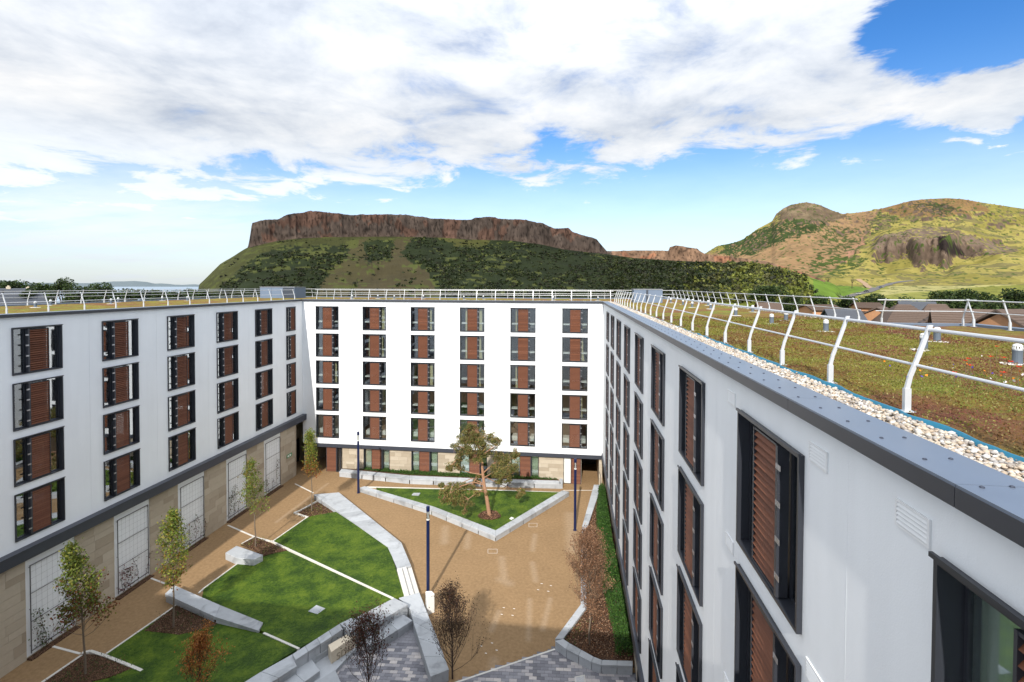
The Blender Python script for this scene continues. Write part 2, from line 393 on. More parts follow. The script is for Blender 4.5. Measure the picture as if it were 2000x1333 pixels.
# ================================================================ the land
def A_(pts):                                 # photo outline -> (azimuth, tan elevation) table
    q = sorted(ang(*p) for p in pts); return np.array([a for a, _ in q]), np.array([t for _, t in q])
CRAG_TOP = A_([(384, 561), (400, 546), (430, 516), (455, 501), (478, 487), (484, 484), (487, 470), (492, 437), (520, 430), (545, 429), (560, 421), (600, 414), (618, 412), (640, 415), (660, 417),
    (690, 421), (720, 420), (760, 419), (800, 422), (840, 427), (880, 429), (920, 430), (930, 426), (950, 424), (990, 427), (1020, 430), (1050, 435), (1060, 436), (1083, 446), (1110, 447),
    (1118, 455), (1150, 463), (1165, 468), (1180, 485), (1185, 491), (1210, 491), (1240, 489), (1300, 490), (1306, 490), (1308, 483), (1330, 481), (1360, 486), (1375, 495), (1400, 500), (1440, 503),
    (1500, 512), (1560, 530), (1620, 552), (1700, 585)])
CRAG_BASE = A_([(384, 561), (400, 546), (430, 516), (455, 501), (478, 487), (484, 484), (500, 480), (540, 471), (580, 466), (640, 463), (760, 462), (860, 464), (920, 468), (1000, 470), (1060, 478),
    (1100, 487), (1150, 493), (1185, 496), (1210, 500), (1240, 504), (1300, 508), (1400, 513), (1440, 516), (1500, 520), (1560, 534), (1620, 554), (1700, 586)])
SEAT_TOP = A_([(1250, 560), (1340, 515), (1380, 494), (1400, 481), (1430, 475), (1447, 470), (1455, 465), (1480, 447), (1508, 432), (1516, 418), (1530, 407), (1545, 400), (1575, 395), (1600, 400),
    (1625, 411), (1645, 418), (1680, 415), (1720, 408), (1750, 400), (1780, 392), (1810, 389), (1850, 387), (1880, 389), (1920, 396), (1960, 402), (2000, 408), (2150, 430), (2350, 480), (2600, 545), (2800, 575)])
AZ0, AZ1 = R(-62), R(56)
def it(tab, a): return np.interp(a, tab[0], tab[1])
A384, A484, A1700, A1550 = ang(384, 560)[0], ang(484, 560)[0], ang(1700, 560)[0], ang(1550, 560)[0]
def ssn(x, a, b):
    t = np.clip((x-a)/(b-a), 0, 1); return t*t*(3-2*t)
def height(a, d):
    a = np.asarray(a, float); d = np.asarray(d, float)
    X = d*np.sin(a); Y = d*np.cos(a)
    # gentle ground: flat round the houses, rising to the right towards the park, dropping to the shore on the left
    right = ssn(a, R(15), R(26))
    zb = -.1+right*(ssn(d, 110, 420)*11+ssn(d, 380, 700)*11)-(1-ssn(a, R(-34), R(-30)))*ssn(d, 700, 1500)*60
    zb = zb+(fbm(X/90, Y/90, o=3, seed=3)-.5)*ssn(d, 120, 400)*8
    zb = zb-ssn(d, 2200, 3600)*120
    # the crags
    wob = (fbm(X/42, Y/42, o=3, seed=5)-.5)*26
    dc = 480+0*a
    zt = EYE+(dc+12)*it(CRAG_TOP, a); zs = EYE+dc*it(CRAG_BASE, a)
    rr = fbm(a*dc/6.5, d/9, seed=9, o=4); col = fbm(a*dc/2.6, np.zeros_like(a), seed=19, o=3)
    blk = fbm(a*dc/22, a*0, seed=29, o=2)
    dcl = dc-2+(rr-.5)*7+(col-.5)*3.5+(blk-.5)*14
    s = np.clip((d-232)/(dcl-232), 0, 1)
    slope = zs*(.55*s+.45*s**1.6)+(fbm(X/22, Y/22, o=4, seed=11)-.5)*7*s*(1-s)*4
    cl = ssn(d, dcl, dcl+13)
    jag = (fbm(a*dc/5, d*0, seed=23, o=3)-.5)*2.6
    step = np.clip(cl*1.0+(vn(a*dc/4, cl*5, seed=31)-.5)*.16*cl*(1-cl)*4, 0, 1)
    zc = slope+(np.maximum(zt-zs, 0))*step
    zc = np.where(d > dcl+13, zc+jag*np.minimum(1, (zt-zs)/12)-(d-dcl-13)*.13, zc)
    inr = ssn(a, A384-.004, A384+.004)*(1-ssn(a, A1700-.05, A1700))
    zc = np.where((a < A384-.004) | (a > A1700) | (d < 236), -99, zc-30*(1-inr))
    # the big hill behind
    dp = 1350.
    zt2 = EYE+dp*it(SEAT_TOP, a)
    t = np.clip((d-640)/(dp-640), 0, 1)
    sh = t**1.62
    z2 = 20+(zt2-20)*sh
    Z0 = z2*1.0
    hump = fbm(X/130, Y/130, o=5, seed=41, g=.55)-.5
    z2 = z2+hump*60*t*(1-t)*3.0*ssn(zt2, 30, 120)
    # a crag band part way up on the right
    ca = ssn(a, ang(1690, 500)[0], ang(1730, 500)[0])*(1-ssn(a, ang(1885, 500)[0], ang(1960, 500)[0]))
    dk = 905+(fbm(a*40, a*0, seed=51, o=3)-.5)*90+(vn(a*90, a*0, seed=53)-.5)*22
    z2 = z2+ca*(ssn(d, dk, dk+42)-.45*ssn(d, dk-120, dk))*27*(1-ssn(d, dk+60, dk+300))
    z2 = z2+ca*ssn(d, dk-10, dk+12)*(1-ssn(d, dk+40, dk+90))*((fbm(X/11, Y/11, o=4, seed=66)-.5)*15+(np.abs(fbm(X/5, Y/16, o=3, seed=67)-.5))*10)
    rock = (fbm(X/30, Y/30, o=4, seed=61)-.5)*14*ssn(t, .35, .8)*ssn(zt2, 60, 160)*(1-ssn(t, .97, 1.))
    z2 = z2+rock
    z2 = z2+(fbm(X/8, Y/8, o=4, seed=63)-.5)*7*ssn(t, .5, .9)*(1-ssn(t, .985, 1.))+(fbm(a*700, a*0, o=3, seed=64)-.5)*5*ssn(t, .9, 1.)
    z2 = np.where(d > dp, zt2-(d-dp)*.22, z2)
    z2 = np.where((a < ang(1250, 560)[0]) | (d < 645), -99, z2)
    return np.maximum(np.maximum(zb, zc), z2)
def px_of(a, tz):
    v0 = np.sin(a), np.cos(a), tz
    z = v0[0]*FW[0]+v0[1]*FW[1]+v0[2]*FW[2]
    return CX+CF*(v0[0]*RT[0]+v0[1]*RT[1]+v0[2]*RT[2])/z, CY-CF*(v0[0]*UP[0]+v0[1]*UP[1]+v0[2]*UP[2])/z
def inpoly(x, y, poly):
    r = np.zeros(x.shape, bool); n = len(poly)
    for i in range(n):
        x1, y1 = poly[i][:2]; x2, y2 = poly[(i+1) % n][:2]
        if y1 == y2: continue
        r ^= ((y1 > y) != (y2 > y)) & (x < (x2-x1)*(y-y1)/(y2-y1)+x1)
    return r
def land():
    D = np.concatenate([[0, 20, 45, 70, 90], np.linspace(105, 225, 22), np.linspace(232, 460, 70), np.linspace(463, 500, 52), np.linspace(504, 640, 34),
                        np.linspace(648, 800, 36), np.linspace(803, 1010, 130), np.linspace(1014, 1370, 95), np.linspace(1390, 1700, 12), [1900, 2200, 2700, 3400, 4200]])
    a = np.linspace(AZ0, AZ1, 1500); AA, DD = np.meshgrid(a, D); Z = height(AA, DD)
    tz = (Z-EYE)/np.maximum(DD, 1); PX, PY = px_of(AA, tz)
    X = DD*np.sin(AA); Y = DD*np.cos(AA)
    w1 = fbm(X/17, Y/17, Z/17, o=4, seed=71); w2 = fbm(X/60, Y/60, o=4, seed=72); w3 = fbm(X/5, Y/5, Z/5, o=3, seed=73)
    qx = PX+(w1-.5)*34; qy = PY+(w3-.5)*16+(w1-.5)*14
    col = np.zeros(X.shape+(3,))
    def put(mask, c, var=.25, seed=0, k=1.):
        m = np.asarray(mask, float)[..., None]*k
        c_ = np.array(c)*(1+(w1[..., None]-.5)*var*2)
        col[:] = col*(1-m)+c_*m
    put(np.ones(X.shape), (.065, .085, .022), .5)
    # meadows on the right
    mead = (DD > 330) & (AA > R(17))
    put(mead, (.20, .205, .040), .35)
    put(mead & (w2 > .52), (.24, .24, .06), .3)
    put(mead & inpoly(qx, PY, [(1715, 578), (1735, 560), (1790, 545), (2010, 541), (2300, 541), (2300, 556), (2000, 556), (1900, 562), (1800, 570)]), (.36, .33, .13), .15)
    put(mead & inpoly(qx, PY, [(1560, 545), (1640, 545), (1700, 566), (1640, 582), (1540, 585)]), (.115, .19, .025), .2)
    # crag slope: gorse, grass, bare earth, darkened to carry a cloud's shadow
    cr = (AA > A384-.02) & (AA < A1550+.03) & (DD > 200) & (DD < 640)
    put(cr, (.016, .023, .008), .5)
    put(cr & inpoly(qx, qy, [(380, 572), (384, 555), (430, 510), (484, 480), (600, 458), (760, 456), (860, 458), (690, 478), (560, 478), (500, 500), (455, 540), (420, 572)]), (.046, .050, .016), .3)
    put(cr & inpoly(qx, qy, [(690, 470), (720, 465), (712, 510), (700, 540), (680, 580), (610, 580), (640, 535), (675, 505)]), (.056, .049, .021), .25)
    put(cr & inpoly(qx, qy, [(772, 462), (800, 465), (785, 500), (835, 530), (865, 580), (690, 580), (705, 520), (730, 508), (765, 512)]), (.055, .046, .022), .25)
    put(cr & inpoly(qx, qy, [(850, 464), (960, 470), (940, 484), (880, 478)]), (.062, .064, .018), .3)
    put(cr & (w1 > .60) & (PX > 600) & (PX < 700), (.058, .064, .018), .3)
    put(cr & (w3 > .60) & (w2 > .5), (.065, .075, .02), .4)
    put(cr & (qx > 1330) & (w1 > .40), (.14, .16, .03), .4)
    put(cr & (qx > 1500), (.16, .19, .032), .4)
    # crag rock
    dcz = it(CRAG_BASE, AA); tt = tz
    cliff = (DD > 468) & (DD < 500) & (AA > A484-.001) & (tt > dcz-.0005) & (it(CRAG_TOP, AA)-dcz > .002)
    v = fbm(AA*480/3.6, DD*0, Z/5.5, o=4, seed=81)
    w4 = fbm(AA*480/1.3, DD*0, Z/2.2, o=3, seed=83)
    rock = np.stack([.054+.06*(v-.5), .041+.045*(v-.5), .034+.036*(v-.5)], -1)*(.35+.75*w3[..., None]+.75*w4[..., None])
    rock = np.where((w4 < .36)[..., None], rock*.45, rock)
    rr = ((w1 > .58) & cliff)[..., None]; rock = np.where(rr, rock*np.array([1.3, 1.0, .9]), rock)
    rock = np.where((PX > 1195)[..., None], rock*np.array([3.0, 2.45, 1.9]), rock)  # right-hand cliff: sunlit orange put into the rock colour
    lo = np.clip((tt-dcz)/.012, 0, 1)[..., None]
    rock = rock*(.9+.1*lo)+np.array([.014, .008, .005])*(1-lo)
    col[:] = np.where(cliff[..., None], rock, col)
    top = (DD >= 500) & (DD < 640) & cr
    put(top, (.060, .055, .028), .4)
    # the hill: rock, scree, heath, gorse
    se = (DD > 660) & (AA > ang(1250, 560)[0])
    put(se, (.235, .205, .050), .35)
    put(se & (w2 > .50), (.30, .255, .072), .3)
    put(se & (w1 > .56), (.15, .13, .05), .3)
    put(se & inpoly(qx, qy, [(1380, 500), (1520, 430), (1650, 415), (1720, 410), (1700, 440), (1680, 490), (1600, 540), (1500, 530), (1380, 520)]), (.26, .165, .085), .35)
    put(se & inpoly(qx, qy, [(1700, 405), (1800, 385), (1900, 386), (1930, 410), (1840, 425), (1760, 425)]), (.21, .13, .055), .35)
    put(se & inpoly(qx, qy, [(1395, 500), (1420, 475), (1500, 440), (1560, 425), (1610, 428), (1605, 450), (1530, 470), (1470, 500)]) & (w3 > .36), (.036, .055, .016), .7)
    put(se & inpoly(qx, qy, [(1590, 440), (1660, 445), (1660, 475), (1610, 480)]) & (w3 > .48), (.05, .06, .02), .4)
    put(se & inpoly(qx, qy, [(1513, 430), (1516, 415), (1545, 396), (1600, 396), (1650, 418), (1640, 432), (1580, 430)]), (.155, .115, .070), .8)
    put(se & inpoly(qx, qy, [(1600, 470), (1700, 440), (1720, 415), (1760, 430), (1690, 470), (1650, 535), (1560, 540), (1590, 500)]) & (w3 > .5), (.055, .065, .022), .4)
    put(se & inpoly(qx, qy, [(1690, 462), (1700, 455), (1660, 500), (1650, 515), (1645, 505)]), (.34, .18, .12), .1)
    put(se & inpoly(qx, qy, [(1780, 395), (1850, 398), (1880, 412), (1830, 420), (1780, 412)]) & (w3 > .42), (.05, .05, .025), .4)
    gr = np.gradient(Z, axis=0)/np.gradient(D)[:, None]
    st = se & (gr > .72) & ((w3 > .36) | (PX > 1690))
    col[:] = np.where(st[..., None], np.stack([.12+.12*(w3-.5), .085+.08*(w3-.5), .062+.06*(w3-.5)], -1), col)
    put(se & (w3 > .40) & inpoly(PX+(w1-.5)*34, PY+(w3-.5)*10, [(1700, 480), (1712, 462), (1760, 452), (1790, 444), (1850, 444), (1885, 458), (1960, 478), (1990, 490), (1960, 498), (1880, 502), (1840, 497), (1815, 482), (1760, 488), (1712, 492)]), (.16, .115, .085), .7)
    put(se & inpoly(PX+(w1-.5)*10, PY+(w3-.5)*8, [(1832, 462), (1852, 462), (1868, 480), (1885, 500), (1855, 500), (1830, 484)]), (.03, .022, .02), .3)  # shadow of the cave painted as dark rock, no hollow modelled
    put(se & inpoly(qx, qy, [(1570, 520), (1640, 500), (1700, 505), (1650, 540), (1590, 545)]) & (w3 > .47), (.05, .075, .018), .5)
    put(((se & (PY > 480)) | mead) & (w3 > .66), (.06, .085, .02), .4)
    n, m = X.shape
    V = np.stack([X, Y, Z], -1).reshape(-1, 3)
    i = (np.arange(n-1)[:, None]*m+np.arange(m-1)[None]).ravel()
    F = np.stack([i, i+m, i+m+1, i+1], -1)[:, ::-1]
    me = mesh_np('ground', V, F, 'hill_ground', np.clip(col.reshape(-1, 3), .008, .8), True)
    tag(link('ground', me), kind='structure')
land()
MB().box(-40000, 40000, 900, 40000, -42, -40).ob('sea', 'sea_water')['kind'] = 'structure'
# under and behind the viewer the same flat town ground goes on
MB().prism([(-260, -260), (260, -260), (260, 20), (-260, 20)], -2, -.14).ob('ground', 'hill_ground')['kind'] = 'structure'
def far_shore():
    a = np.linspace(R(-60), R(-25), 260); D = np.array([15000, 16500, 18000, 21000])
    AA, DD = np.meshgrid(a, D); prof = np.array([0, .45, 1, .3])[:, None]
    Z = -40+prof*(40+230*(fbm(AA*14, AA*0, seed=91, o=5)-.28).clip(0)*ssn(AA, R(-26), R(-45)))
    V = np.stack([DD*np.sin(AA), DD*np.cos(AA), Z], -1).reshape(-1, 3); m = len(a)
    i = (np.arange(3)[:, None]*m+np.arange(m-1)[None]).ravel()
    me = mesh_np('far_shore', V, np.stack([i, i+m, i+m+1, i+1], -1)[:, ::-1], 'hill_ground', np.tile([.16, .20, .22], (len(V), 1)), True)  # distance haze put into the colour as pale blue-grey
    tag(link('far_shore', me), kind='structure')
far_shore()
def march(px, py, d0=150, d1=1500, step=2.):
    a, t = ang(px, py); d = np.arange(d0, d1, step); z = height(np.full(d.shape, a), d)
    i = np.argmax(z >= EYE+t*d); d = d[i]; return Vector((d*math.sin(a), d*math.cos(a), float(z[i])))
def ribbon(name, pts, w, material, lift=.35):
    P = [march(*p) for p in pts]; Q = []
    for i in range(len(P)-1):
        n = max(2, int((P[i+1]-P[i]).length/8))
        for j in range(n): Q.append(P[i].lerp(P[i+1], j/n))
    Q.append(P[-1]); V = []; F = []
    for i, p in enumerate(Q):
        d = Q[min(i+1, len(Q)-1)]-Q[max(i-1, 0)]; s = Vector((-d.y, d.x, 0)).normalized()*w/2
        for q in (p-s, p+s):
            h = float(height(math.atan2(q.x, q.y), math.hypot(q.x, q.y))); V.append((q.x, q.y, max(h, p.z-1)+lift))
        if i: k = 2*i; F.append((k-2, k-1, k+1, k))
    return tag(link(name, mesh_np(name, V, F, material)), kind='structure')
ribbon('road', [(1640, 583), (1668, 577), (1690, 572), (1708, 566), (1722, 560), (1738, 555), (1760, 551), (1785, 549)], 7, 'asphalt', .3)
ribbon('dirt_path', [(1676, 546), (1690, 555), (1704, 564)], 5, 'dirt_path', .25)

# ---------------------------------------------------------------- foliage meshes
def leafquads(P, size, cols, droop=.0, asp=.62):
    """P (n,3) leaf centres -> two-triangle leaves with random attitude"""
    n = len(P); u = rng.normal(size=(n, 3)); u /= np.linalg.norm(u, axis=1)[:, None]
    w = rng.normal(size=(n, 3)); w[:, 2] += .6; v = np.cross(u, w); v /= np.linalg.norm(v, axis=1)[:, None]+1e-9
    s = (np.asarray(size)*rng.uniform(.65, 1.25, n))[:, None]
    V = np.stack([P-u*s*.5, P+v*s*asp*.5-u*s*.05, P+u*s*.55, P-v*s*asp*.5-u*s*.05], 1).reshape(-1, 3)
    F = np.arange(n*4).reshape(-1, 4); return V, F, np.repeat(cols, 4, 0)
def pal(n, cs, w=None, var=.2):
    cs = np.array(cs); i = rng.choice(len(cs), n, p=w); return np.clip(cs[i]*(1+rng.normal(0, var, (n, 1))), .004, 1)
def blob(n, c, r, sq=.8):
    d = rng.normal(size=(n, 3)); d /= np.linalg.norm(d, axis=1)[:, None]; q = rng.uniform(0, 1, n)**.42
    return np.array(c)+d*q[:, None]*np.array([r, r, r*sq])
FARPAL = [(.025, .045, .012), (.04, .07, .018), (.06, .09, .02), (.018, .03, .010)]
def far_tree(base, h, w, label, cat='tree', group='trees beyond the roofs', leaf=None, n=1500, palette=FARPAL, lobes=11, open_=1., bare=0):
    base = Vector(base); t = thing('broadleaf_tree', label, cat, base, 0, group); m = MB()
    m.tube([(0, 0, 0), (w*.02, 0, h*.35), (-w*.03, 0, h*.75)], [h*.028, h*.022, h*.008], 6)
    Ps = []; Cs = []
    for i in range(lobes):
        th = rng.uniform(0, 6.28); rr = w*.5*rng.uniform(.1, .85); ch = min(h*.55, w*.9); z = h-ch*rng.uniform(.12, .95) if i else h-w*.12; rr = rr if i else 0; rr *= math.sqrt(max(.05, 1-((h-ch*.6-z)/ch/.75)**2))
        c = (rr*math.cos(th), rr*math.sin(th), z); r = w*rng.uniform(.15, .25)*min(open_, 1.1)
        m.tube([(0, 0, h*.3+z*.2), tuple(Vector(c)*.6+Vector((0, 0, z*.25))), c], [h*.012, h*.008, h*.003], 4)
        k = int(n/lobes); Ps.append(blob(k, c, r, .75)); sh = rng.uniform(.75, 1.3); Cs.append(pal(k, palette)*sh)
    P = np.concatenate(Ps); Cc = np.concatenate(Cs)
    V, F, cc = leafquads(P, leaf or w*.06, Cc); m.ob('trunk', 'dark_bark', t)
    link('crown', mesh_np('crown', V, F, 'leaf', cc), t); return t
def at_d(px, py, d):
    a, t = ang(px, py); return Vector((d*math.sin(a), d*math.cos(a), EYE+t*d))
def gz(px, d):
    a, _ = ang(px, 560); return Vector((d*math.sin(a), d*math.cos(a), float(height(a, d))-.3))
def tree_at(px, top, d, wpx, label, **kw):
    b = gz(px, d); top_z = at_d(px, top, d).z; return far_tree(b, max(3., top_z-b.z), wpx*d/CF, label, **kw)
for px, top, d, w, lab in [
    (128, 545, 150, 34, 'tall open crowned dark tree standing above the left roof railing'),
    (205, 555, 140, 36, 'dark rounded tree right of the tall open one behind the left roof'),
    (158, 561, 130, 40, 'low dark tree between the two taller ones behind the left roof'),
    (250, 566, 145, 44, 'low dark tree under the strip of sea behind the left roof'),
    (90, 556, 160, 44, 'bushy dark tree just left of the tall open crowned one'),
    (38, 552, 210, 40, 'broad green tree at the far left behind the roof railing'),
    (6, 549, 240, 34, 'green tree cut by the left edge of the picture'),
    (60, 566, 120, 34, 'light green tree standing before the far left houses'),
    (302, 566, 150, 34, 'small brownish tree under the sea strip, right of the dark row'),
    (345, 568, 150, 46, 'low dark tree just left of the foot of the crags'),
    (275, 567, 150, 44, 'low dark tree left of the small brownish one under the sea strip'),
    (325, 570, 140, 40, 'low dark tree right of the small brownish one under the sea strip'),
    (368, 567, 170, 40, 'bushy dark tree second from the foot of the crags'),
    (395, 566, 160, 46, 'dark tree at the left foot of the crags'),
    (1850, 570, 175, 40, 'dark tree at the left end of the row beyond the tiled roofs'),
    (1883, 569, 165, 44, 'second dark tree from the left in the row beyond the tiled roofs'),
    (1925, 573, 160, 46, 'dark tree in the middle of the row beyond the tiled roofs'),
    (1975, 566, 150, 46, 'dark tree near the right edge beyond the tiled roofs'),
    (2012, 568, 150, 46, 'dark tree cut by the right edge of the picture'),
    (1838, 590, 130, 40, 'low dark tree just above the tiled roof ridge'),
    (1900, 588, 130, 60, 'low wide dark tree above the right hand tiled roof'),
    (1962, 590, 120, 60, 'low wide dark tree above the rightmost tiled roof'),
    (1600, 578, 150, 50, 'dark tree behind the middle of the far roof railing'),
    (1655, 580, 140, 44, 'dark tree just left of the brick house with dark openings'),
    (1710, 580, 150, 50, 'dark tree behind the brick house near the park road'),
    (1770, 583, 150, 46, 'dark tree left of the row beyond the tiled roofs'),
    (1545, 575, 160, 40, 'dark tree below the green meadow behind the railing'),
    (1664, 541, 560, 9, 'small round tree alone on the meadow by the dirt path'),
    (1617, 541, 520, 10, 'small round tree at the right end of the wood below the crags'),
    (1500, 560, 190, 50, 'dark tree behind the far railing below the wood')]:
    op = 1.25 if w > 12 else 1.5
    tree_at(px, top, d, w*1.25 if w > 12 else w, lab, n=3600 if w > 12 else 300, open_=op)
def wood():
    Ps = []; Cs = []; Vs = []; Fs = []; b = 0
    bm = bmesh.new(); bmesh.ops.create_icosphere(bm, subdivisions=2, radius=1); iv = np.array([v.co[:] for v in bm.verts]); fi = np.array([[v.index for v in f.verts] for f in bm.faces]); bm.free()
    n = 0
    while n < 6200:
        px = rng.uniform(430, 1640); d = rng.uniform(236, 470)
        a, _ = ang(px, 560); z = float(height(a, d)); py = float(px_of(a, (z-EYE)/d)[1])
        dens = 0
        if py > 592 or z < 0: continue
        if px > 1150: dens = ssn(py, 500, 530)*(1-ssn(px, 1400, 1610))
        big = px > 1200 and py > 520
        if not big:
            q = fbm(np.array([px/40.]), np.array([py/14.]), seed=5)[0]; dens = max(dens, .9 if q > .45 else .15)
            for pl in ([(690, 470), (720, 465), (712, 510), (700, 540), (680, 580), (610, 580), (640, 535), (675, 505)], [(772, 462), (800, 465), (785, 500), (835, 530), (865, 580), (690, 580), (705, 520), (730, 508), (765, 512)], [(380, 572), (384, 555), (484, 480), (760, 456), (690, 478), (500, 500), (420, 572)]):
                if inpoly(np.array([px]), np.array([py]), pl)[0]: dens *= .09
        if rng.uniform() > dens: continue
        r = rng.uniform(2.2, 4.6) if big else rng.uniform(.7, 1.6)
        hgt = .95 if big else .6
        X, Y = d*math.sin(a), d*math.cos(a)
        if rng.uniform() < .75*ssn(px, 1280, 1500): base = np.array([(.13, .15, .028), (.17, .18, .035), (.10, .10, .035)][rng.integers(3)])
        else: base = np.array([(.016, .026, .008), (.024, .036, .010), (.038, .048, .014), (.022, .024, .011)][rng.integers(4)])
        k = 46 if big else 13; q = blob(k, (X, Y, z+r*.3), r, hgt); q[:, 2] = np.maximum(q[:, 2], z+.05)
        V, F, cc = leafquads(q, r*(.5 if big else .95), pal(k, [base], None, .3), asp=.85)
        Vs.append(V); Fs.append(F+b); b += len(V); Cs.append(cc); n += 1
    me = mesh_np('gorse_and_wood', np.concatenate(Vs), np.concatenate(Fs), 'leaf', np.concatenate(Cs))
    tag(link('gorse_and_wood', me), 'dark gorse and scrub wood covering the slope below the crags', 'scrub', kind='stuff')
wood()

# ---------------------------------------------------------------- houses beyond the roofs, cars on the park road
def house(c, w, dp, h, rh, rot, label, wallm='house_brick', roofm='roof_tile', hip=0., windows=(), chimney=False, group='houses beyond the roofs', cat='house'):
    t = thing('house', label, cat, c, rot, group)
    m = MB(); x, y = w/2, dp/2
    m.add([(-x, -y, -9), (x, -y, -9), (x, y, -9), (-x, y, -9), (-x, -y, h), (x, -y, h), (x, y, h), (-x, y, h), (-x+hip, 0, h+rh*.98), (x-hip, 0, h+rh*.98)],
          [(0, 1, 5, 4), (1, 2, 6, 5), (2, 3, 7, 6), (3, 0, 4, 7), (4, 5, 9, 8), (6, 7, 8, 9), (5, 6, 9), (7, 4, 8)]); m.ob('wall', wallm, t)
    r = MB(); e = .5; k = rh/y
    for s in (-1, 1):
        a0 = (-x-e*.6, s*(y+e), h-e*k); a1 = (x+e*.6, s*(y+e), h-e*k); b0 = (-x-e*.6+hip*1.05, 0, h+rh+.12); b1 = (x+e*.6-hip*1.05, 0, h+rh+.12); q = (0, 0, .18)
        vs = [a0, a1, b1, b0]; vs2 = [(p[0], p[1], p[2]+.18) for p in vs]
        r.add(vs+vs2, [(0, 1, 2, 3), (4, 5, 6, 7), (0, 1, 5, 4), (1, 2, 6, 5), (2, 3, 7, 6), (3, 0, 4, 7)])
        for i in range(1, int(y/.33)):       # courses of tiles
            f = i/(y/.33); yy = s*(y+e)*(1-f); zz = h-e*k+(rh+.12+e*k)*f+.2; ins = hip*f
            r.box(-x-e*.5+ins, x+e*.5-ins, yy-.03, yy+.03, zz-.04, zz+.035)
    if hip:
        for s in (-1, 1):
            vs = [(s*(x+e*.6), -y-e, h-e*k), (s*(x+e*.6), y+e, h-e*k), (s*(x+e*.6-hip*1.05), 0, h+rh+.12)]
            r.add(vs+[(p[0], p[1], p[2]+.18) for p in vs], [(0, 1, 2), (3, 4, 5), (0, 1, 4, 3), (1, 2, 5, 4), (2, 0, 3, 5)])
    ro = r.ob('roof', roofm, t)
    if chimney:
        MB().box(-x+.2, -x+.9, -.3, .3, h+rh-.6, h+rh+.7).box(-x+.4, -x+.7, -.12, .12, h+rh+.7, h+rh+.95).ob('chimney', 'cream_stone', ro)
    for (wx, wz, ww, wh) in windows:
        MB().box(wx-ww/2, wx+ww/2, -y-.06, -y+.02, wz-wh/2, wz+wh/2).ob('window', 'car_glass', t)
    return t
def house_at(px, pyr, d, wpx, dp, rh, rot, label, **kw):
    p = at_d(px, pyr, d); w = wpx*d/CF; h = kw.pop('h', 5.)
    return house((p.x, p.y, p.z-rh-h), w, dp, h, rh, rot, label, **kw)
a_ = -ang(1900, 600)[0]
house_at(1925, 611, 62, 110, 13, 3.6, a_+.12, 'long brown tiled roof house at the right, nearest beyond the railing', h=3)
house_at(1840, 612, 66, 26, 9, 3.4, a_+1.72, 'brick gabled house end with brown tiled roof beyond the railing')
house_at(1990, 611, 58, 70, 11, 3.4, a_+.95, 'brown tiled house cut by the right edge beyond the railing')
house_at(1765, 599, 88, 90, 12, 3.6, a_+.35, 'wide house with dark hipped roof behind the brick gable', hip=3.5)
house_at(1830, 598, 96, 56, 12, 3., a_+.1, 'dark roofed house behind the wide hipped one', hip=2.)
house_at(1720, 603, 92, 46, 9, 2.4, a_+1.5, 'small house with brown roof and brick wall left of the hipped roof', windows=((-1, 3.4, 1.4, 1.2), (1.6, 3.4, 1.2, 1.2)))
house_at(1692, 594, 120, 30, 8, .6, a_+.3, 'flat topped brick block with two dark openings near the park road', windows=((-1.1, 3.6, 1.3, 1.4), (1.1, 3.6, 1.1, 1.4)))
house_at(1790, 592, 120, 40, 9, 2., a_+.2, 'far brick house with slate roof and small windows', roofm='house_slate', windows=((-1, 3.8, 1, 1.2),))
house_at(1645, 608, 90, 44, 9, 1.8, a_+.4, 'slate roofed row seen between the railing posts', roofm='house_slate', wallm='house_slate', windows=((-2, 3.4, 1.6, 1.), (1, 3.4, 1.6, 1.)))
house_at(1500, 594, 120, 34, 8, 2., a_+.5, 'low brown gabled house behind the left part of the far railing')
house_at(1600, 598, 110, 40, 8, .6, a_+.5, 'low flat brick block seen through the railing posts')
b_ = -ang(20, 570)[0]
for i, (px, py, d, w, l) in enumerate([(12, 566, 170, 26, 'pale terraced house with grey roof at the far left edge'), (40, 566, 165, 30, 'pale terraced house second from the left edge'), (30, 576, 120, 50, 'stone house with slate roof low behind the left railing'), (72, 567, 180, 24, 'small pale house with white gables behind the left railing')]):
    house_at(px, py, d, w, 8, 2.2, b_+.1*i, l, wallm='cream_stone', roofm='house_slate', chimney=True, windows=((-2, 3.4, 1., 1.5), (0, 3.4, 1., 1.5), (2, 3.4, 1., 1.5)))
def car(px, py, rot, paint, label):
    p = march(px, py); t = thing('parked_car', label, 'car', (p.x, p.y, p.z+.5), rot, 'cars on the park road')
    b = MB(); prof = [(-2.1, .35), (-2.15, .75), (-1.3, .92), (1.25, .95), (2.05, .8), (2.1, .35)]
    b.add([(x, -.85, z) for x, z in prof]+[(x, .85, z) for x, z in prof], [tuple(range(6))[::-1], tuple(range(6, 12))]+[(i, (i+1) % 6, 6+(i+1) % 6, 6+i) for i in range(6)]); b.ob('body', paint, t)
    c = MB(); prof = [(-1.5, .93), (-1.0, 1.4), (.6, 1.42), (1.2, .95)]
    c.add([(x, -.72, z) for x, z in prof]+[(x, .72, z) for x, z in prof], [(3, 2, 1, 0), (4, 5, 6, 7)]+[(i, (i+1) % 4, 4+(i+1) % 4, 4+i) for i in range(4)]); c.ob('cabin', 'car_glass', t)
    MB().box(-1., .6, -.7, .7, 1.425, 1.46).ob('roof', paint, t)
    for x in (-1.3, 1.3):
        for y in (-.8, .8):
            w = MB(); w.tube([(x, y-.1, .33), (x, y+.1, .33)], .33, 10); w.ob('wheel', 'tyre', t)
car(1677, 577, .6, 'car_silver', 'silver car lowest on the park road by the dark trees')
car(1692, 572, .5, 'car_dark', 'dark car in the middle of the three on the park road')
car(1720, 564, .8, 'car_blue', 'blue grey car highest up on the park road')

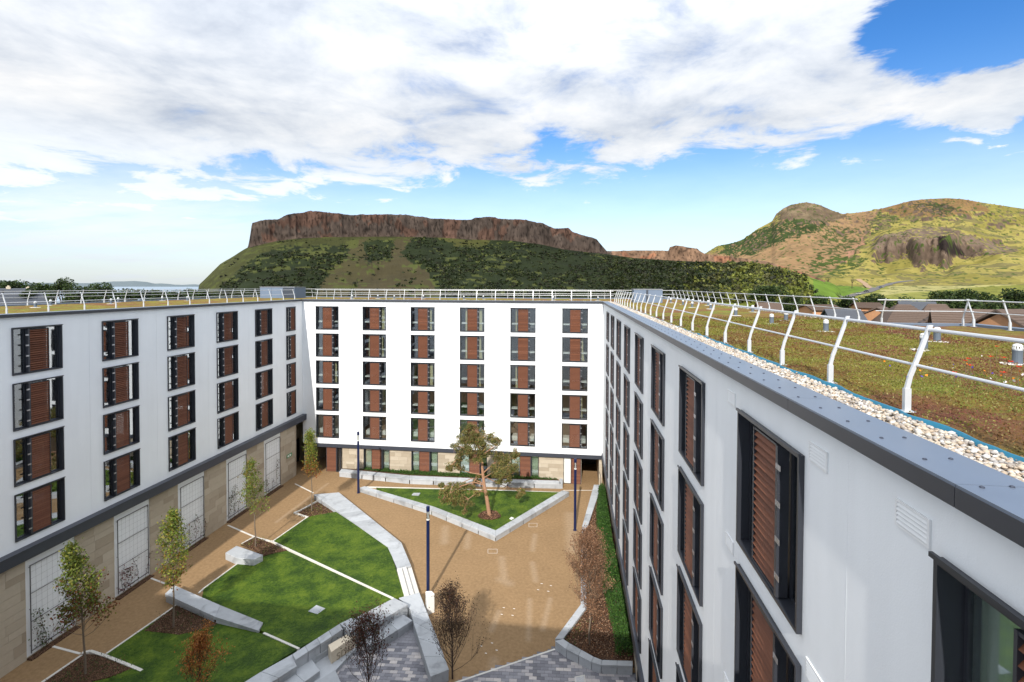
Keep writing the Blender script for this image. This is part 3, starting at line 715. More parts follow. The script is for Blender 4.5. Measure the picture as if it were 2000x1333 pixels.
# ================================================================ the three wings round the courtyard
XL, XR, YB, ROOF = -28.7, 3.15, 49.57, 18.49
WTOP, STO, WH, WW = 17.75, 2.9, 2.46, 2.5
WALL_T = .34
def facade(u0, u1, z0, z1, ops, t=WALL_T):
    """wall in local (u along, depth, z); ops = rectangles (u0,u1,z0,z1) left open"""
    m = MB(); us = sorted({u0, u1} | {o[0] for o in ops} | {o[1] for o in ops}); 
    for a, b in zip(us[:-1], us[1:]):
        cuts = sorted([(o[2], o[3]) for o in ops if o[0] <= a+1e-6 and o[1] >= b-1e-6]); z = z0
        for c0, c1 in cuts+[(z1, z1)]:
            if c0 > z+1e-6: m.box(a, b, 0, t, z, c0)
            z = c1
    return m
_cache = {}
def slat_mesh(w):
    k = round(w, 2)
    if k not in _cache:
        m = MB(); c, s = math.cos(R(50)), math.sin(R(50)); h = .104; t = .016
        q = [(-h/2*c, -h/2*s), (h/2*c, h/2*s), (h/2*c-t*s, h/2*s+t*c), (-h/2*c-t*s, -h/2*s+t*c)]
        m.add([(0, y, z) for y, z in q]+[(w, y, z) for y, z in q], [(0, 1, 2, 3), (7, 6, 5, 4)]+[(i, (i+1) % 4, 4+(i+1) % 4, 4+i)[::-1] for i in range(4)])
        _cache[k] = m.mesh('slat', 'cedar_slat')
    return _cache[k]
def frame_mesh(w, h, gl, mull):
    k = ('f', w, h, tuple(mull))
    if k not in _cache:
        m = MB(); p, d, t = -.075, .20, .045      # lining projects proud of the render
        m.box(0, w, p, d, 0, t); m.box(0, w, p, d, h-t, h); m.box(0, t, p, d, t, h-t); m.box(w-t, w, p, d, t, h-t)
        m.box(-.03, w+.03, p-.02, p+.012, h-.012, h+.03)
        for x0, x1 in zip([t]+[x+.03 for x in mull], [x-.03 for x in mull]+[w-t]):       # sash frames
            for a in ((x0, x0+.035, t, h-t), (x1-.035, x1, t, h-t), (x0+.035, x1-.035, t, t+.04), (x0+.035, x1-.035, h-t-.04, h-t)): m.box(a[0], a[1], gl-.022, gl+.022, a[2], a[3])
        for x in mull: m.box(x-.03, x+.03, gl-.035, gl+.035, t, h-t)
        _cache[k] = m.mesh('window', 'window_trim')
    return _cache[k]
def louvre_frame_mesh(w, h, post_right):
    k = ('l', w, h, post_right)
    if k not in _cache:
        m = MB(); m.box(0, .03, -.05, .06, 0, h); m.box(w-.03, w, -.05, .06, 0, h); m.box(.03, w-.03, -.045, .05, 0, .03); m.box(.03, w-.03, -.045, .05, h-.03, h)
        x = w+.005 if post_right else -.075
        m.box(x, x+.07, -.07, .10, 0, h); _cache[k] = m.mesh('louvre_frame', 'dark_metal')
    return _cache[k]
def bracket_mesh():
    if 'b' not in _cache:
        m = MB(); m.box(0, .16, 0, .008, -.04, .04); m.box(.02, .035, -.006, 0, .01, .025); m.box(.02, .035, -.006, 0, -.025, -.01); _cache['b'] = m.mesh('bracket', 'bracket_metal')
    return _cache['b']
def glass_mesh(w, h, material='window_glass'):
    k = ('g', w, h, material)
    if k not in _cache:
        m = MB(); m.box(.05, w-.05, .162, .168, .05, h-.05); _cache[k] = m.mesh('pane', material)
    return _cache[k]
class Wing:
    """local frame: u to the viewer's right along the facade, v into the wall, z up"""
    def __init__(s, name, label, origin, rz, left_post=False):
        s.t = thing(name, label, 'building', origin, rz); s.lp = left_post; s.rest = MB(); s.count = 0
        s.M = Matrix.Translation(origin) @ Matrix.Rotation(rz, 4, 'Z')
    def window(s, u, z, w=WW, h=WH, slat=None, individual=True, small=False, post=True):
        """u,z lower left corner"""
        s0, s1 = (slat or ((.74, 1.72) if not s.lp else (.76, 1.76)))
        mull = [s0+.06, s1+.04] if w > 1.8 else [w*.5]
        if s.lp and w > 1.8: mull = [s0-.06, s1-.06]
        f = link('window', frame_mesh(w, h, .165, mull), s.t, (u, 0, z))
        link('pane', glass_mesh(w, h, 'coated_glass' if s.lp else ('clear_glass' if s.t.name == 'right_wing' else 'window_glass')), f)
        if slat is False: return f
        lw, lh, lz = s1-s0, h-.16, .06
        link('louvre_frame', louvre_frame_mesh(round(lw, 2), round(lh, 2), not s.lp), f, (s0, 0, lz))
        n = int(lh/.118); p = (lh-.08)/n
        for i in range(n):
            zz = lz+.04+p*(i+.5)
            if individual and s.count < 300: link('slat', slat_mesh(lw-.06), f, (s0+.03, 0, zz)); s.count += 1
            else:
                me = slat_mesh(lw-.06); b = len(s.rest.v)
                s.rest.v += [(v.co.x+u+s0+.03, v.co.y, v.co.z+z+zz) for v in me.vertices]
                s.rest.f += [tuple(x+b for x in q.vertices) for q in me.polygons]
        for k in range(4):
            zz = h*(.16+.225*k); link('bracket', bracket_mesh(), f, ((s1+.03) if not s.lp else (s0-.19), -.079, zz))
        return f
    def finish(s):
        if s.rest.v: tag(s.rest.ob('louvre_slats', 'cedar_slat', s.t), kind='stuff')
def coping(wing, u0, u1, vin, lab_bolts=0, over=.15, inner=.42, step=3.0, start=None):
    """metal coping lengths along the parapet in wing coordinates (v negative = outward)"""
    u = u0
    while u < u1-.1:
        e = min(u+step, u1); m = MB(); m.box(u+.004, e-.004, -over, inner, ROOF-.012, ROOF+.012); m.box(u+.004, e-.004, -over, -over+.012, ROOF-.17, ROOF-.012); m.box(u+.004, e-.004, inner-.012, inner, ROOF-.14, ROOF-.012)
        m.ob('coping', 'coping_metal', wing.t)
        d = MB(); d.box(u+.004, e-.004, -over-.006, -over-.001, ROOF-.175, ROOF-.0125); d.ob('fascia', 'dark_metal', wing.t); u = e
# --- right wing: u = -y
RW = Wing('right_wing', 'white rendered wing on the right with projecting dark windows, seen steeply along its face', (XR, 0, 0), R(-90))
R_COL = [4.55+5.0*c for c in range(9)]
ops = [(-y, -y+WW, WTOP-STO*r-WH, WTOP-STO*r) for y in R_COL+[-.45] for r in range(5)]
facade(-YB, 12, 3.3, ROOF-.02, ops).ob('wall', 'white_render', RW.t)
order = sorted([(r, c) for r in range(5) for c in range(9)], key=lambda q: q[1]*5+q[0]*2.9)
for r, c in order: RW.window(-R_COL[c], WTOP-STO*r-WH, slat=(.74, 1.72))
RW.finish()
coping(RW, -YB+.35, 12, 0, inner=.42)
for i in range(74):
    y = 3.55+i*.62
    for v in (.0, .24):
        if 'bolt' not in _cache:
            m = MB(); m.lathe([(.018, 0), (.018, .006), (.012, .012), (.003, .014)], 6); _cache['bolt'] = m.mesh('bolt', 'bolt_metal')
        link('bolt', _cache['bolt'], RW.t, (-y-(.04 if v > 0 else 0), v, ROOF+.012))
# render joints, grilles
for y in (6.0, 11.15, 16.1, 21.1, 26.1): MB().box(-y-.005, -y+.005, -.0014, -.0004, 3.4, ROOF-.2).ob('movement_joint', 'white_render', RW.t)
def grille_mesh():
    if 'gr' not in _cache:
        m = MB(); w, h = .46, .26
        m.box(0, w, -.02, -.001, 0, .025); m.box(0, w, -.02, -.001, h-.025, h); m.box(0, .025, -.02, -.001, .025, h-.025); m.box(w-.025, w, -.02, -.001, .025, h-.025)
        m.box(.025, w-.025, -.005, -.001, .025, h-.025)
        _cache['gr'] = m.mesh('vent_grille', 'grille_white')
        n = MB(); n.add([(.025, -.006, .03), (w-.025, -.006, .03), (w-.025, -.022, 0), (.025, -.022, 0), (.025, -.006, .036), (w-.025, -.006, .036), (w-.025, -.022, .006), (.025, -.022, .006)],
                       [(0, 1, 2, 3), (7, 6, 5, 4), (0, 4, 5, 1), (2, 6, 7, 3), (1, 5, 6, 2), (0, 3, 7, 4)]); _cache['grs'] = n.mesh('blade', 'grille_white')
    return _cache['gr']
for (y, zt) in [(6.9, -2.05), (5.15, -2.05), (10.35, -2.08)]:
    for r in range(5):
        g = link('vent_grille', grille_mesh(), RW.t, (-y, 0, EYE+zt-.26-STO*r))
        for i in range(5): link('blade', _cache['grs'], g, (0, 0, .03+i*.042))
# the beam over the ground floor, and the ground floor set back behind it
MB().box(-YB+.02, 12, -.12, .3, 2.75, 3.3).ob('beam', 'beam_metal', RW.t)
def stone_wall(wing, u0, u1, z0, z1, v, ops=(), bw=.9, bh=.36, depth=.14, indiv=None):
    """coursed ashlar: every block its own piece, joints recessed to the mortar wall behind"""
    facade(u0, u1, z0, z1, [(o[0], o[1], max(o[2], z0), min(o[3], z1)) for o in ops], .2).ob('backing_wall', 'mortar', wing.t, (0, v+.02, 0))
    rest = MB(); r = 0; z = z0; rs = random.Random(int(u0*10)+int(v*7))
    while z < z1-.05:
        h = min(bh*rs.choice([1, 1, .75, 1.15]), z1-z); u = u0-rs.uniform(0, bw)
        while u < u1-.02:
            w = bw*rs.uniform(.7, 1.35); a, b = max(u, u0), min(u+w, u1); u += w
            segs = [(a, b)]
            for o in ops:
                if o[2] < z+h-.02 and o[3] > z+.02:
                    ns = []
                    for p, q in segs:
                        if o[1] <= p or o[0] >= q: ns.append((p, q)); continue
                        if p < o[0]: ns.append((p, o[0]))
                        if q > o[1]: ns.append((o[1], q))
                    segs = ns
            for p, q in segs:
                if q-p < .06: continue
                j = .006; k = 0; pr = rs.uniform(-.004, .006)
                if indiv and not indiv(p): rest.box(p+j, q-j, v-.02+pr, v+.04+pr, z+j, z+h-j); continue
                key = ('st', k)
                if key not in _cache: _cache[key] = MB().box(0, 1, 0, .06, 0, 1).mesh('stone_block', 'sandstone')
                o_ = link('stone_block', _cache[key], wing.t, (p+j, v-.02+pr, z+j)); o_.scale = (q-p-2*j, 1, h-2*j)
        z += h
    if rest.v: tag(rest.ob('stone_blocks', 'sandstone', wing.t), kind='stuff')
# right wing ground floor: sandstone piers with tall louvred bays between
rg = [(-y-.05, -y+WW+.05, 0, 2.75) for y in R_COL]
stone_wall(RW, -YB+.1, 2, 0, 2.75, .25, rg, indiv=lambda u: u < -22)
for y in R_COL:
    f = link('window', frame_mesh(2.6, 2.75, .165, [.8, 1.76]), RW.t, (-y-.05, .25, 0)); link('pane', glass_mesh(2.6, 2.75), f)
    m = MB()
    for i in range(22): m.box(.76, 1.72, -.03, .03, .1+i*.118, .17+i*.118)
    tag(m.ob('louvre_slats', 'cedar_slat', f), kind='stuff')
# --- left wing: u = y
LW = Wing('left_wing', 'long white rendered wing on the left over a sandstone ground floor with wire trellises', (XL, 0, 0), R(90), True)
L_COL = [21.99+4.91*c for c in range(6)]
ops = [(y, y+(WW if c < 5 else 1.62), WTOP-STO*r-WH, WTOP-STO*r) for c, y in enumerate(L_COL) for r in range(4)]
ops += [(y, y+WW, WTOP-STO*r-WH, WTOP-STO*r) for y in (17.08, 12.17) for r in range(4)]
facade(-2, YB, 6.15, ROOF-.02, ops).ob('wall', 'white_render', LW.t)
for r, c in sorted([(r, c) for r in range(4) for c in range(6)], key=lambda q: q[1]*4.9+q[0]*2.9):
    if c < 5:
        f = LW.window(L_COL[c], WTOP-STO*r-WH, slat=(.80, 1.80))
        if c < 2 and r < 2+c: MB().box(1.9, 2.42, .22, .24, .12+.3*c*(r > 0), WH-.1).ob('added_board', 'white_render', f)  # white board added behind the glass for the bright strip showing in it
        elif c >= 2: MB().box(.12, .62, .22, .24, .12, WH-.1).ob('added_board', 'white_render', f)
    else: LW.window(L_COL[c], WTOP-STO*r-WH, w=1.62, slat=(.72, 1.52))
for y in (17.08, 12.17):
    for r in range(4): LW.window(y, WTOP-STO*r-WH, individual=False, slat=(.80, 1.80))
LW.finish(); coping(LW, -2, YB-.35, 0)
for y in (25.9, 30.7, 35.6, 40.5): MB().box(y-.012+.2, y+.012+.2, -.006, -.0005, 6.25, ROOF-.2).ob('movement_joint', 'white_render', LW.t)
m = MB(); m.box(-2, YB+1.2, -.42, .02, 5.55, 6.12); m.box(-2, YB+1.2, -.46, .02, 6.12, 6.16); m.ob('beam', 'beam_metal', LW.t)
P0 = [22.45+5.09*k for k in range(5)]; PW = 2.62
bays = [(y, y+PW, .12, 5.55) for y in P0]+[(y, y+PW, .12, 5.55) for y in (17.36, 12.27)]
stone_wall(LW, -2, 48.1, 0, 5.55, .02, bays, bw=1.25, bh=.50, indiv=lambda u: u > 21.3)
MB().box(48.1, 48.28, .02, 2., 0, 5.55).ob('stone_return', 'sandstone', LW.t)
for y, *_ in bays: MB().box(y, y+PW, .035, .10, .12, 5.55).ob('render_panel', 'white_render', LW.t)
# set-back wall in the corner passage with its dark door
stone_wall(LW, 48.3, 62, 0, 5.55, 2.0, [(50.6, 52.4, 0, 2.6)], bw=1.25, bh=.5, indiv=lambda u: u < 50.6)
d = MB().box(50.6, 52.4, 2.08, 2.14, 0, 2.6).ob('door', 'dark_metal', LW.t)
for i in range(20): MB().box(50.66, 52.34, 2.05, 2.08, .1+i*.12, .15+i*.12).ob('door_slat', 'window_trim', d)
MB().box(48.2, 62, .4, 6, 5.55, 5.7).ob('soffit', 'dark_metal', LW.t)
# --- back wing: u = x, origin x = 0
BW = Wing('back_wing', 'sunlit white rendered wing closing the courtyard, with louvred windows in six columns', (0, YB, 0), 0); BW.count = 140
B_COL = [-27.16+5.244*c for c in range(6)]
ops = [(x, x+WW+.06, WTOP-STO*r-WH, WTOP-STO*r) for x in B_COL for r in range(5)]
facade(XL, XR, 3.05, ROOF-.02, ops).ob('wall', 'white_render', BW.t)
for r, c in sorted([(r, c) for r in range(5) for c in range(6)], key=lambda q: -q[1]+q[0]*9):
    BW.window(B_COL[c], WTOP-STO*r-WH, w=WW+.06, slat=(.76, 1.83))
coping(BW, XL, XR+.0, 0)
MB().box(-27.7, XR-.14, -.10, .25, 2.68, 3.05).ob('beam', 'beam_metal', BW.t)
GF = [(-21.9, -19.05), (-16.65, -13.8), (-11.45, -8.6), (-6.1, -3.25)]
gop = [(a, b, 0, 2.68) for a, b in GF]
stone_wall(BW, -24.3, -.72, 0, 2.68, .12, gop, bw=.95, bh=.36)
for a, b in GF:
    w = round(b-a, 2); s0 = .85 if a < -12 else (1.95-.62 if a > -12 and a < -8 else .72)
    s0 = {-21.9: .87, -16.65: .83, -11.45: .98, -6.1: .9}[a]; s1 = s0+1.13
    f = link('window', frame_mesh(w, 2.68, .165, [s0+.03, s1+.05]), BW.t, (a, .12, 0)); link('pane', glass_mesh(w, 2.68), f)
    link('louvre_frame', louvre_frame_mesh(1.13, 2.6, True), f, (s0, 0, .04))
    for i in range(22): link('slat', slat_mesh(1.07), f, (s0+.03, 0, .12+i*.116))
    if a > -12:
        MB().box(.08, s0-.03, .20, .235, .06, 2.62).ob('white_panel', 'door_white', f)
def louvre_bay(u0, u1, v, z1):
    f = link('louvre_door', MB().box(u0, u0+.05, v-.03, v+.1, 0, z1).box(u1-.05, u1, v-.03, v+.1, 0, z1).box(u0+.05, u1-.05, v+.04, v+.08, 0, z1).mesh('louvre_door', 'dark_metal'), BW.t)
    n = int(z1/.12)
    for i in range(n): link('slat', slat_mesh(round(u1-u0-.1, 2)), f, (u0+.05, v, .08+i*.118))
    return f
louvre_bay(-26.1, -24.95, .1, 2.68)
f = link('window', frame_mesh(.62, 2.68, .165, [.31]), BW.t, (-24.93, .12, 0)); link('pane', glass_mesh(.62, 2.68), f)
MB().box(-.68, -.02, .16, .24, .05, 2.66).ob('door', 'door_white', BW.t); MB().box(-.72, -.02, .12, .3, 0, .05).ob('threshold', 'dark_metal', BW.t)
louvre_bay(0.0, 1.02, .1, 2.68)
MB().box(-.74, -.68, .1, .3, 0, 2.68).ob('door_frame', 'dark_metal', BW.t)
# the open passage under the back wing at the right, and at the left corner
for (u0, u1, nm) in ((1.06, 2.78, 'r'), (-28.6, -26.2, 'l')):
    MB().box(u0-.16, u0 if nm == 'r' else u0-.02, .3, 12.3, 0, 2.68).ob('passage_wall', 'sandstone', BW.t)
    MB().box(u1+.02, u1+.2, .3, 12.3, 0, 2.68).ob('passage_wall', 'sandstone', BW.t)
    MB().box(u0, u1, .3, 12.3, 2.69, 2.8).ob('passage_ceiling', 'dark_metal', BW.t)
stone_wall(BW, 2.8, 3.12, 0, 2.68, .05)
MB().box(1.06, 2.78, 6., 6.08, 0, 2.68).ob('passage_gate', 'dark_metal', BW.t)
m = MB(); m.tube([(2.92, -.25, .1), (2.98, -.32, .55), (2.95, -.3, 1.1), (2.85, -.2, 1.5)], .025, 6); tag(m.ob('handrail', 'dark_metal', None, (0, YB, 0)), 'curved dark handrail by the passage in the right hand corner', 'handrail')
BW.finish()
# --- the block the photographer stands on (out of the picture; its shadow lies over the near court)
NW = thing('near_wing', 'white wing on the near side whose roof edge throws the shadow over the near courtyard', 'building', (-13, -5, 0))
o = MB().box(XL-13, XR+9, -12, 1.05, 0, ROOF-.18).ob('wall', 'white_render', NW); o.location = rel(NW)
o = MB().box(XL-13, XR+9, -12, 1.12, ROOF-.18, ROOF).ob('coping', 'coping_metal', NW); o.location = rel(NW)

# ---------------------------------------------------------------- rooms behind the glass
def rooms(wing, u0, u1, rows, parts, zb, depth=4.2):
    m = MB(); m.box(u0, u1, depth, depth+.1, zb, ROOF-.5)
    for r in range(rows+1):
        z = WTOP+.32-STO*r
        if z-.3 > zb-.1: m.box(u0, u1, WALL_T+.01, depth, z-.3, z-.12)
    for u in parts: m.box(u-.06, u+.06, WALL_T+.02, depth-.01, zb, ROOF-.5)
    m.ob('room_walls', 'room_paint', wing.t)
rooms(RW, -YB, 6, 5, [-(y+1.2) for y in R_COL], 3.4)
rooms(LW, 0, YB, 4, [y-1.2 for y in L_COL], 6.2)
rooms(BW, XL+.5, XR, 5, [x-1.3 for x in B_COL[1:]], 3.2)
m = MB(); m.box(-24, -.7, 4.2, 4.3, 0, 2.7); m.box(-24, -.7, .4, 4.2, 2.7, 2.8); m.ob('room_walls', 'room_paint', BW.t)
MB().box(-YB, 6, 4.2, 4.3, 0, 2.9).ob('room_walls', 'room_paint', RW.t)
ORD = ['top', 'second', 'third', 'fourth', 'fifth']; CO = ['first', 'second', 'third', 'fourth', 'fifth', 'sixth', 'seventh', 'eighth', 'ninth']
bed_me = MB().box(0, 2.35, 0, 1.1, .30, .80).mesh('mattress', 'bed_linen', .05); leg_me = MB().box(-.03, .03, -.03, .03, 0, .42).mesh('leg', 'dark_metal')
desk_me = MB().box(0, 2.4, 0, .6, .74, .88).mesh('desk_top', 'bed_linen')
def bed(wing, u, v, z, label, desk=False, wdt=1.):
    t = thing('desk' if desk else 'bed', label, 'desk' if desk else 'bed'); t.matrix_world = wing.M @ Matrix.Translation((u, v, z)); t['group'] = 'white furniture seen through the windows'
    o = link('desk_top' if desk else 'mattress', desk_me if desk else bed_me, t); o.scale = (wdt, 1, 1)
    for x in (.1, 2.2*wdt):
        for y in (.08, .52 if desk else .85):
            l = link('leg', leg_me, t, (x, y, 0)); l.scale = (1, 1, 1.9 if desk else 1)
for c in range(6):
    for r in range(5):
        desk = r < 4
        bed(BW, B_COL[c]+.08, .34 if r < 4 else .5, WTOP-WH-STO*r+.02, 'white %s in the back wing, %s row, %s column' % ('desk' if desk else 'bed', ORD[r], CO[c]), desk)
for c in range(5):
    for r in range(4):
        bed(LW, L_COL[c]+.08, .36, WTOP-WH-STO*r+.02, 'white desk in the left wing, row %s, %s column from the left' % (['one', 'two', 'three', 'four'][r], CO[c]), True)
def curtain(wing, u, v, z, w, h, material, label, flare=0.):
    n = 22; V = []; F = []
    for j, (zz, k) in enumerate(((0, 1+flare), (h*.45, 1.), (h, 1.))):
        for i in range(n):
            x = w*k*i/(n-1); V.append((x, .04*math.sin(i*1.35)+.0, zz)); 
    for j in range(2):
        for i in range(n-1): a = j*n+i; F.append((a, a+1, a+n+1, a+n))
    b = len(V); V += [(x, y+.012, q) for x, y, q in V]; F += [tuple(b+i for i in f[::-1]) for f in F]
    me = mesh_np('curtain', V, F, material, None, True); o = link('curtain', me); o.matrix_world = wing.M @ Matrix.Translation((u, v, z)); tag(o, label, 'curtain', 'curtains in the windows')
zr = lambda r: WTOP-WH-STO*r+.06
for (c, r, side, fl, w) in [(1, 0, 1, 0, .3), (2, 2, 1, 0, .3), (3, 0, 0, 0, .26), (3, 0, 1, 0, .3), (3, 1, 0, .4, .2), (3, 1, 1, .9, .2), (1, 1, 0, .6, .12), (1, 1, 1, .6, .14), (4, 2, 0, .6, .14), (5, 1, 1, .9, .15), (5, 3, 1, .2, .1), (4, 0, 0, .3, .1), (3, 2, 1, .5, .12), (0, 2, 1, .1, .2), (2, 0, 1, 0, .2)]:
    curtain(BW, B_COL[c]+(.5 if side == 0 else 1.95), .38, zr(r), w, 2.35, 'curtain_cream', 'cream curtain hanging %s of the shutter, row %s down, %s column of the back wing' % (['left', 'right'][side], ['one', 'two', 'three', 'four', 'five'][r], CO[c]), fl)
for i, (a, b) in enumerate(GF[:2]):
    curtain(BW, a+.1, .5, .06, .62, 2.5, 'curtain_green', 'pale green net curtain at the left of ground floor window %s of the back wing' % CO[i])
    curtain(BW, b-.75, .5, .06, .62, 2.5, 'curtain_green', 'pale green net curtain at the right of ground floor window %s of the back wing' % CO[i])
for i, (a, b) in enumerate(GF[3:]): curtain(BW, b-.8, .5, .06, .7, 2.5, 'curtain_green', 'green curtain in the ground floor window right of the pine tree')
curtain(RW, -4.49, .26, zr(0), .75, 2.35, 'curtain_green', 'green curtain in the nearest top window of the right wing')
curtain(RW, -4.49, .26, zr(1), .75, 2.35, 'curtain_green', 'green curtain in the nearest window of the second row of the right wing')
for c, col_ in ((4, 'bed_linen'), (5, 'curtain_cream')):
    x = B_COL[c]+2.02; z = zr(0); t = thing('chair', 'white chair at the desk behind the top window, fifth column' if c == 4 else 'cream yellow chair behind the top right window', 'chair', (x, YB+.42, z))
    MB().box(0, .4, 0, .4, .43, .47).ob('seat', col_, t); MB().box(0, .4, .38, .42, .55, .85).ob('backrest', col_, t)
    for p in ((.03, .03), (.37, .03), (.03, .37), (.37, .37)): MB().tube([(p[0], p[1], 0), (p[0], p[1], .86 if p[1] > .2 else .43)], .014, 5).ob('leg', 'bracket_metal', t)

# ---------------------------------------------------------------- green roofs
def sheet(name, x0, x1, y0, y1, z, st, material, parent=None, amp=.03, seed=0, kind=None):
    xs = np.linspace(x0, x1, max(2, int((x1-x0)/st))); ys = np.linspace(y0, y1, max(2, int((y1-y0)/st))); X, Y = np.meshgrid(xs, ys)
    Z = z+(fbm(X*2.2, Y*2.2, o=4, seed=seed)-.5)*amp*2
    i = (np.arange(len(ys)-1)[:, None]*len(xs)+np.arange(len(xs)-1)[None]).ravel(); m = len(xs)
    me = mesh_np(name, np.stack([X, Y, Z], -1).reshape(-1, 3), np.stack([i, i+1, i+m+1, i+m], -1), material, None, True)
    return me
def roof(wing, x0, x1, y0, y1, st=.5):
    me = sheet('green_roof', x0, x1, y0, y1, ROOF-.06, st, 'sedum_roof', amp=.05, seed=int(abs(x0)))
    o = link('green_roof', me, wing.t); o.matrix_parent_inverse = wing.M.inverted(); return o
roof(RW, 4.12, 12.75, 2.5, 63.5, .12); roof(RW, 12.75, 16.3, 2.5, 22.2, .3); roof(BW, -40.4, 4.12, YB+1.0, 61.0, .3)
roof(LW, -40.6, XL-1.0, 5, YB+1.0, .3)
def slab(wing, x0, x1, y0, y1, z0, z1, material, name):
    o = MB().box(x0, x1, y0, y1, z0, z1).ob(name, material, wing.t); o.matrix_parent_inverse = wing.M.inverted(); return o
slab(RW, XR+.35, 13.2, -10, 64, ROOF-.45, ROOF-.13, 'roof_membrane', 'roof_deck'); slab(RW, 13.2, 16.8, -10, 22.7, ROOF-.45, ROOF-.13, 'roof_membrane', 'roof_deck')
slab(BW, -41.2, 3.5, YB+.35, 62, ROOF-.45, ROOF-.14, 'roof_membrane', 'roof_deck'); slab(LW, -41.2, XL-.35, -2, YB+.35, ROOF-.45, ROOF-.13, 'roof_membrane', 'roof_deck')
for w, a in ((RW, (13.0, 13.2, 22.7, 64, 0, ROOF-.1)), (RW, (16.6, 16.8, -10, 22.7, 0, ROOF-.1)), (RW, (13.2, 16.6, 22.5, 22.7, 0, ROOF-.1)), (BW, (-41.2, 3.4, 61.8, 62, 2.8, ROOF-.1)), (LW, (-41.2, -41, -2, 61.8, 0, ROOF-.1)), (RW, (3.5, 13, 63.8, 64, 0, ROOF-.1))):
    slab(w, *a, 'white_render', 'outer_wall')
for w, a in ((RW, (12.95, 13.3, 22.8, 64.1)), (RW, (16.45, 16.9, -10, 22.4)), (RW, (12.95, 16.9, 22.4, 22.8)), (BW, (-41.3, 12.9, 61.7, 62.1)), (LW, (-41.3, -40.9, -2, 61.7)), (RW, (3.4, 12.95, 63.7, 64.15))):
    slab(w, *a, ROOF-.13, ROOF+.02, 'coping_metal', 'coping')
# pebble margin
def pebbles(name, x0, x1, y0, y1, n, s0, parent, zb=ROOF-.05, nearbias=True):
    bm = bmesh.new(); bmesh.ops.create_icosphere(bm, subdivisions=1, radius=1); iv = np.array([v.co[:] for v in bm.verts]); fi = np.array([[v.index for v in f.verts] for f in bm.faces]); bm.free()
    V = []; F = []; Cc = []; b = 0
    cs = [(.72, .64, .52), (.80, .75, .68), (.62, .50, .38), (.55, .52, .50), (.85, .83, .80), (.68, .56, .44), (.45, .40, .36)]
    U = rng.uniform(0, 1, n); ys = y0+(y1-y0)*(U**1.9 if nearbias else U); xs = rng.uniform(x0, x1, n)
    for i in range(n):
        k = 1+(.9*(ys[i]-y0)/(y1-y0) if nearbias else 0)
        s = s0*k*rng.uniform(.5, 1.45)*np.array([rng.uniform(.8, 1.4), rng.uniform(.7, 1.1), rng.uniform(.5, .8)]); th = rng.uniform(0, 6.28)
        v = iv*(1+rng.normal(0, .07, (len(iv), 1)))*s; c, s_ = math.cos(th), math.sin(th)
        v = np.stack([v[:, 0]*c-v[:, 1]*s_+xs[i], v[:, 0]*s_+v[:, 1]*c+ys[i], v[:, 2]+zb+rng.uniform(-.01, .03)], 1)
        V.append(v); F.append(fi+b); b += len(v); Cc.append(np.tile(np.array(cs[rng.integers(len(cs))])*rng.uniform(.8, 1.12), (len(v), 1)))
    me = mesh_np(name, np.concatenate(V), np.concatenate(F), 'pebble', np.clip(np.concatenate(Cc), 0, .9), True)
    o = link(name, me, parent.t); o.matrix_parent_inverse = parent.M.inverted(); o['kind'] = 'stuff'; return o
pebbles('pebble_margin', XR+.44, 4.09, 3.2, 49.0, 9500, .023, RW)
slab(RW, XR+.42, 4.10, -2, 50, ROOF-.12, ROOF-.075, 'pebble_bed' if 'pebble_bed' in MATS else 'mortar', 'gravel_bed')
pebbles('pebble_margin', -27.5, 4, YB+.46, YB+.98, 1500, .05, BW, nearbias=False)
pebbles('pebble_margin', 12.3, 12.93, 22.8, 60, 900, .05, RW, nearbias=False)
slab(BW, XL, 4, YB+.42, YB+1.0, ROOF-.12, ROOF-.07, 'mortar', 'gravel_bed'); slab(LW, XL-1.0, XL-.42, 5, YB, ROOF-.12, ROOF-.06, 'mortar', 'gravel_bed')
# wavering blue membrane upstand between pebbles and planting
def upstand():
    n = 420; V = []; F = []
    for i in range(n):
        y = 2.6+47*i/n; w = (float(fbm(np.array([y*1.7]), np.array([0.]), o=4, seed=77)[0])-.5)*.20; h = .035+.03*float(vn(np.array([y*2.3]), np.array([3.]), seed=8)[0])
        if y > 17: h *= .4
        for dx, dz in ((-.008, -.08), (0.0, h*.75), (.012, h*.75+.003), (.03, -.08)): V.append((4.10+w+dx, y, ROOF-.03+dz))
        if i:
            for j in range(3): a = (i-1)*4+j; F.append((a, a+4, a+5, a+1))
    o = link('membrane_upstand', mesh_np('membrane_upstand', V, F, 'blue_membrane', None, True), RW.t); o.matrix_parent_inverse = RW.M.inverted()
upstand()
# sedum cushions and blades near the viewer
def sedum():
    n = 85000; U = rng.uniform(0, 1, n); y = 2.6+U**1.7*24; x = rng.uniform(4.2, 12.6, n)
    f = fbm(x*1.1, y*1.1, o=4, seed=6); f2 = fbm(x*.45, y*.45, o=3, seed=16); z = ROOF-.045+(rng.uniform(0, 1, n)**2)*.05
    base = np.where((f > .49)[:, None], np.array([.20, .20, .033]), np.array([.18, .10, .03])); base = np.where(((f2 > .56) & (f < .55))[:, None], np.array([.19, .07, .048]), base)
    base = np.where((rng.uniform(size=n) < .18)[:, None], np.array([.28, .25, .09]), base)*rng.uniform(.6, 1.3, (n, 1))
    P = np.stack([x, y, z], 1); V, F, cc = leafquads(P, .026+.045*(y-2.6)/24, np.clip(base, .01, .6), asp=.5)
    o = link('sedum', mesh_np('sedum', V, F, 'leaf', cc)); tag(o, 'red, brown and green sedum covering the right roof', 'sedum', kind='stuff')
sedum()

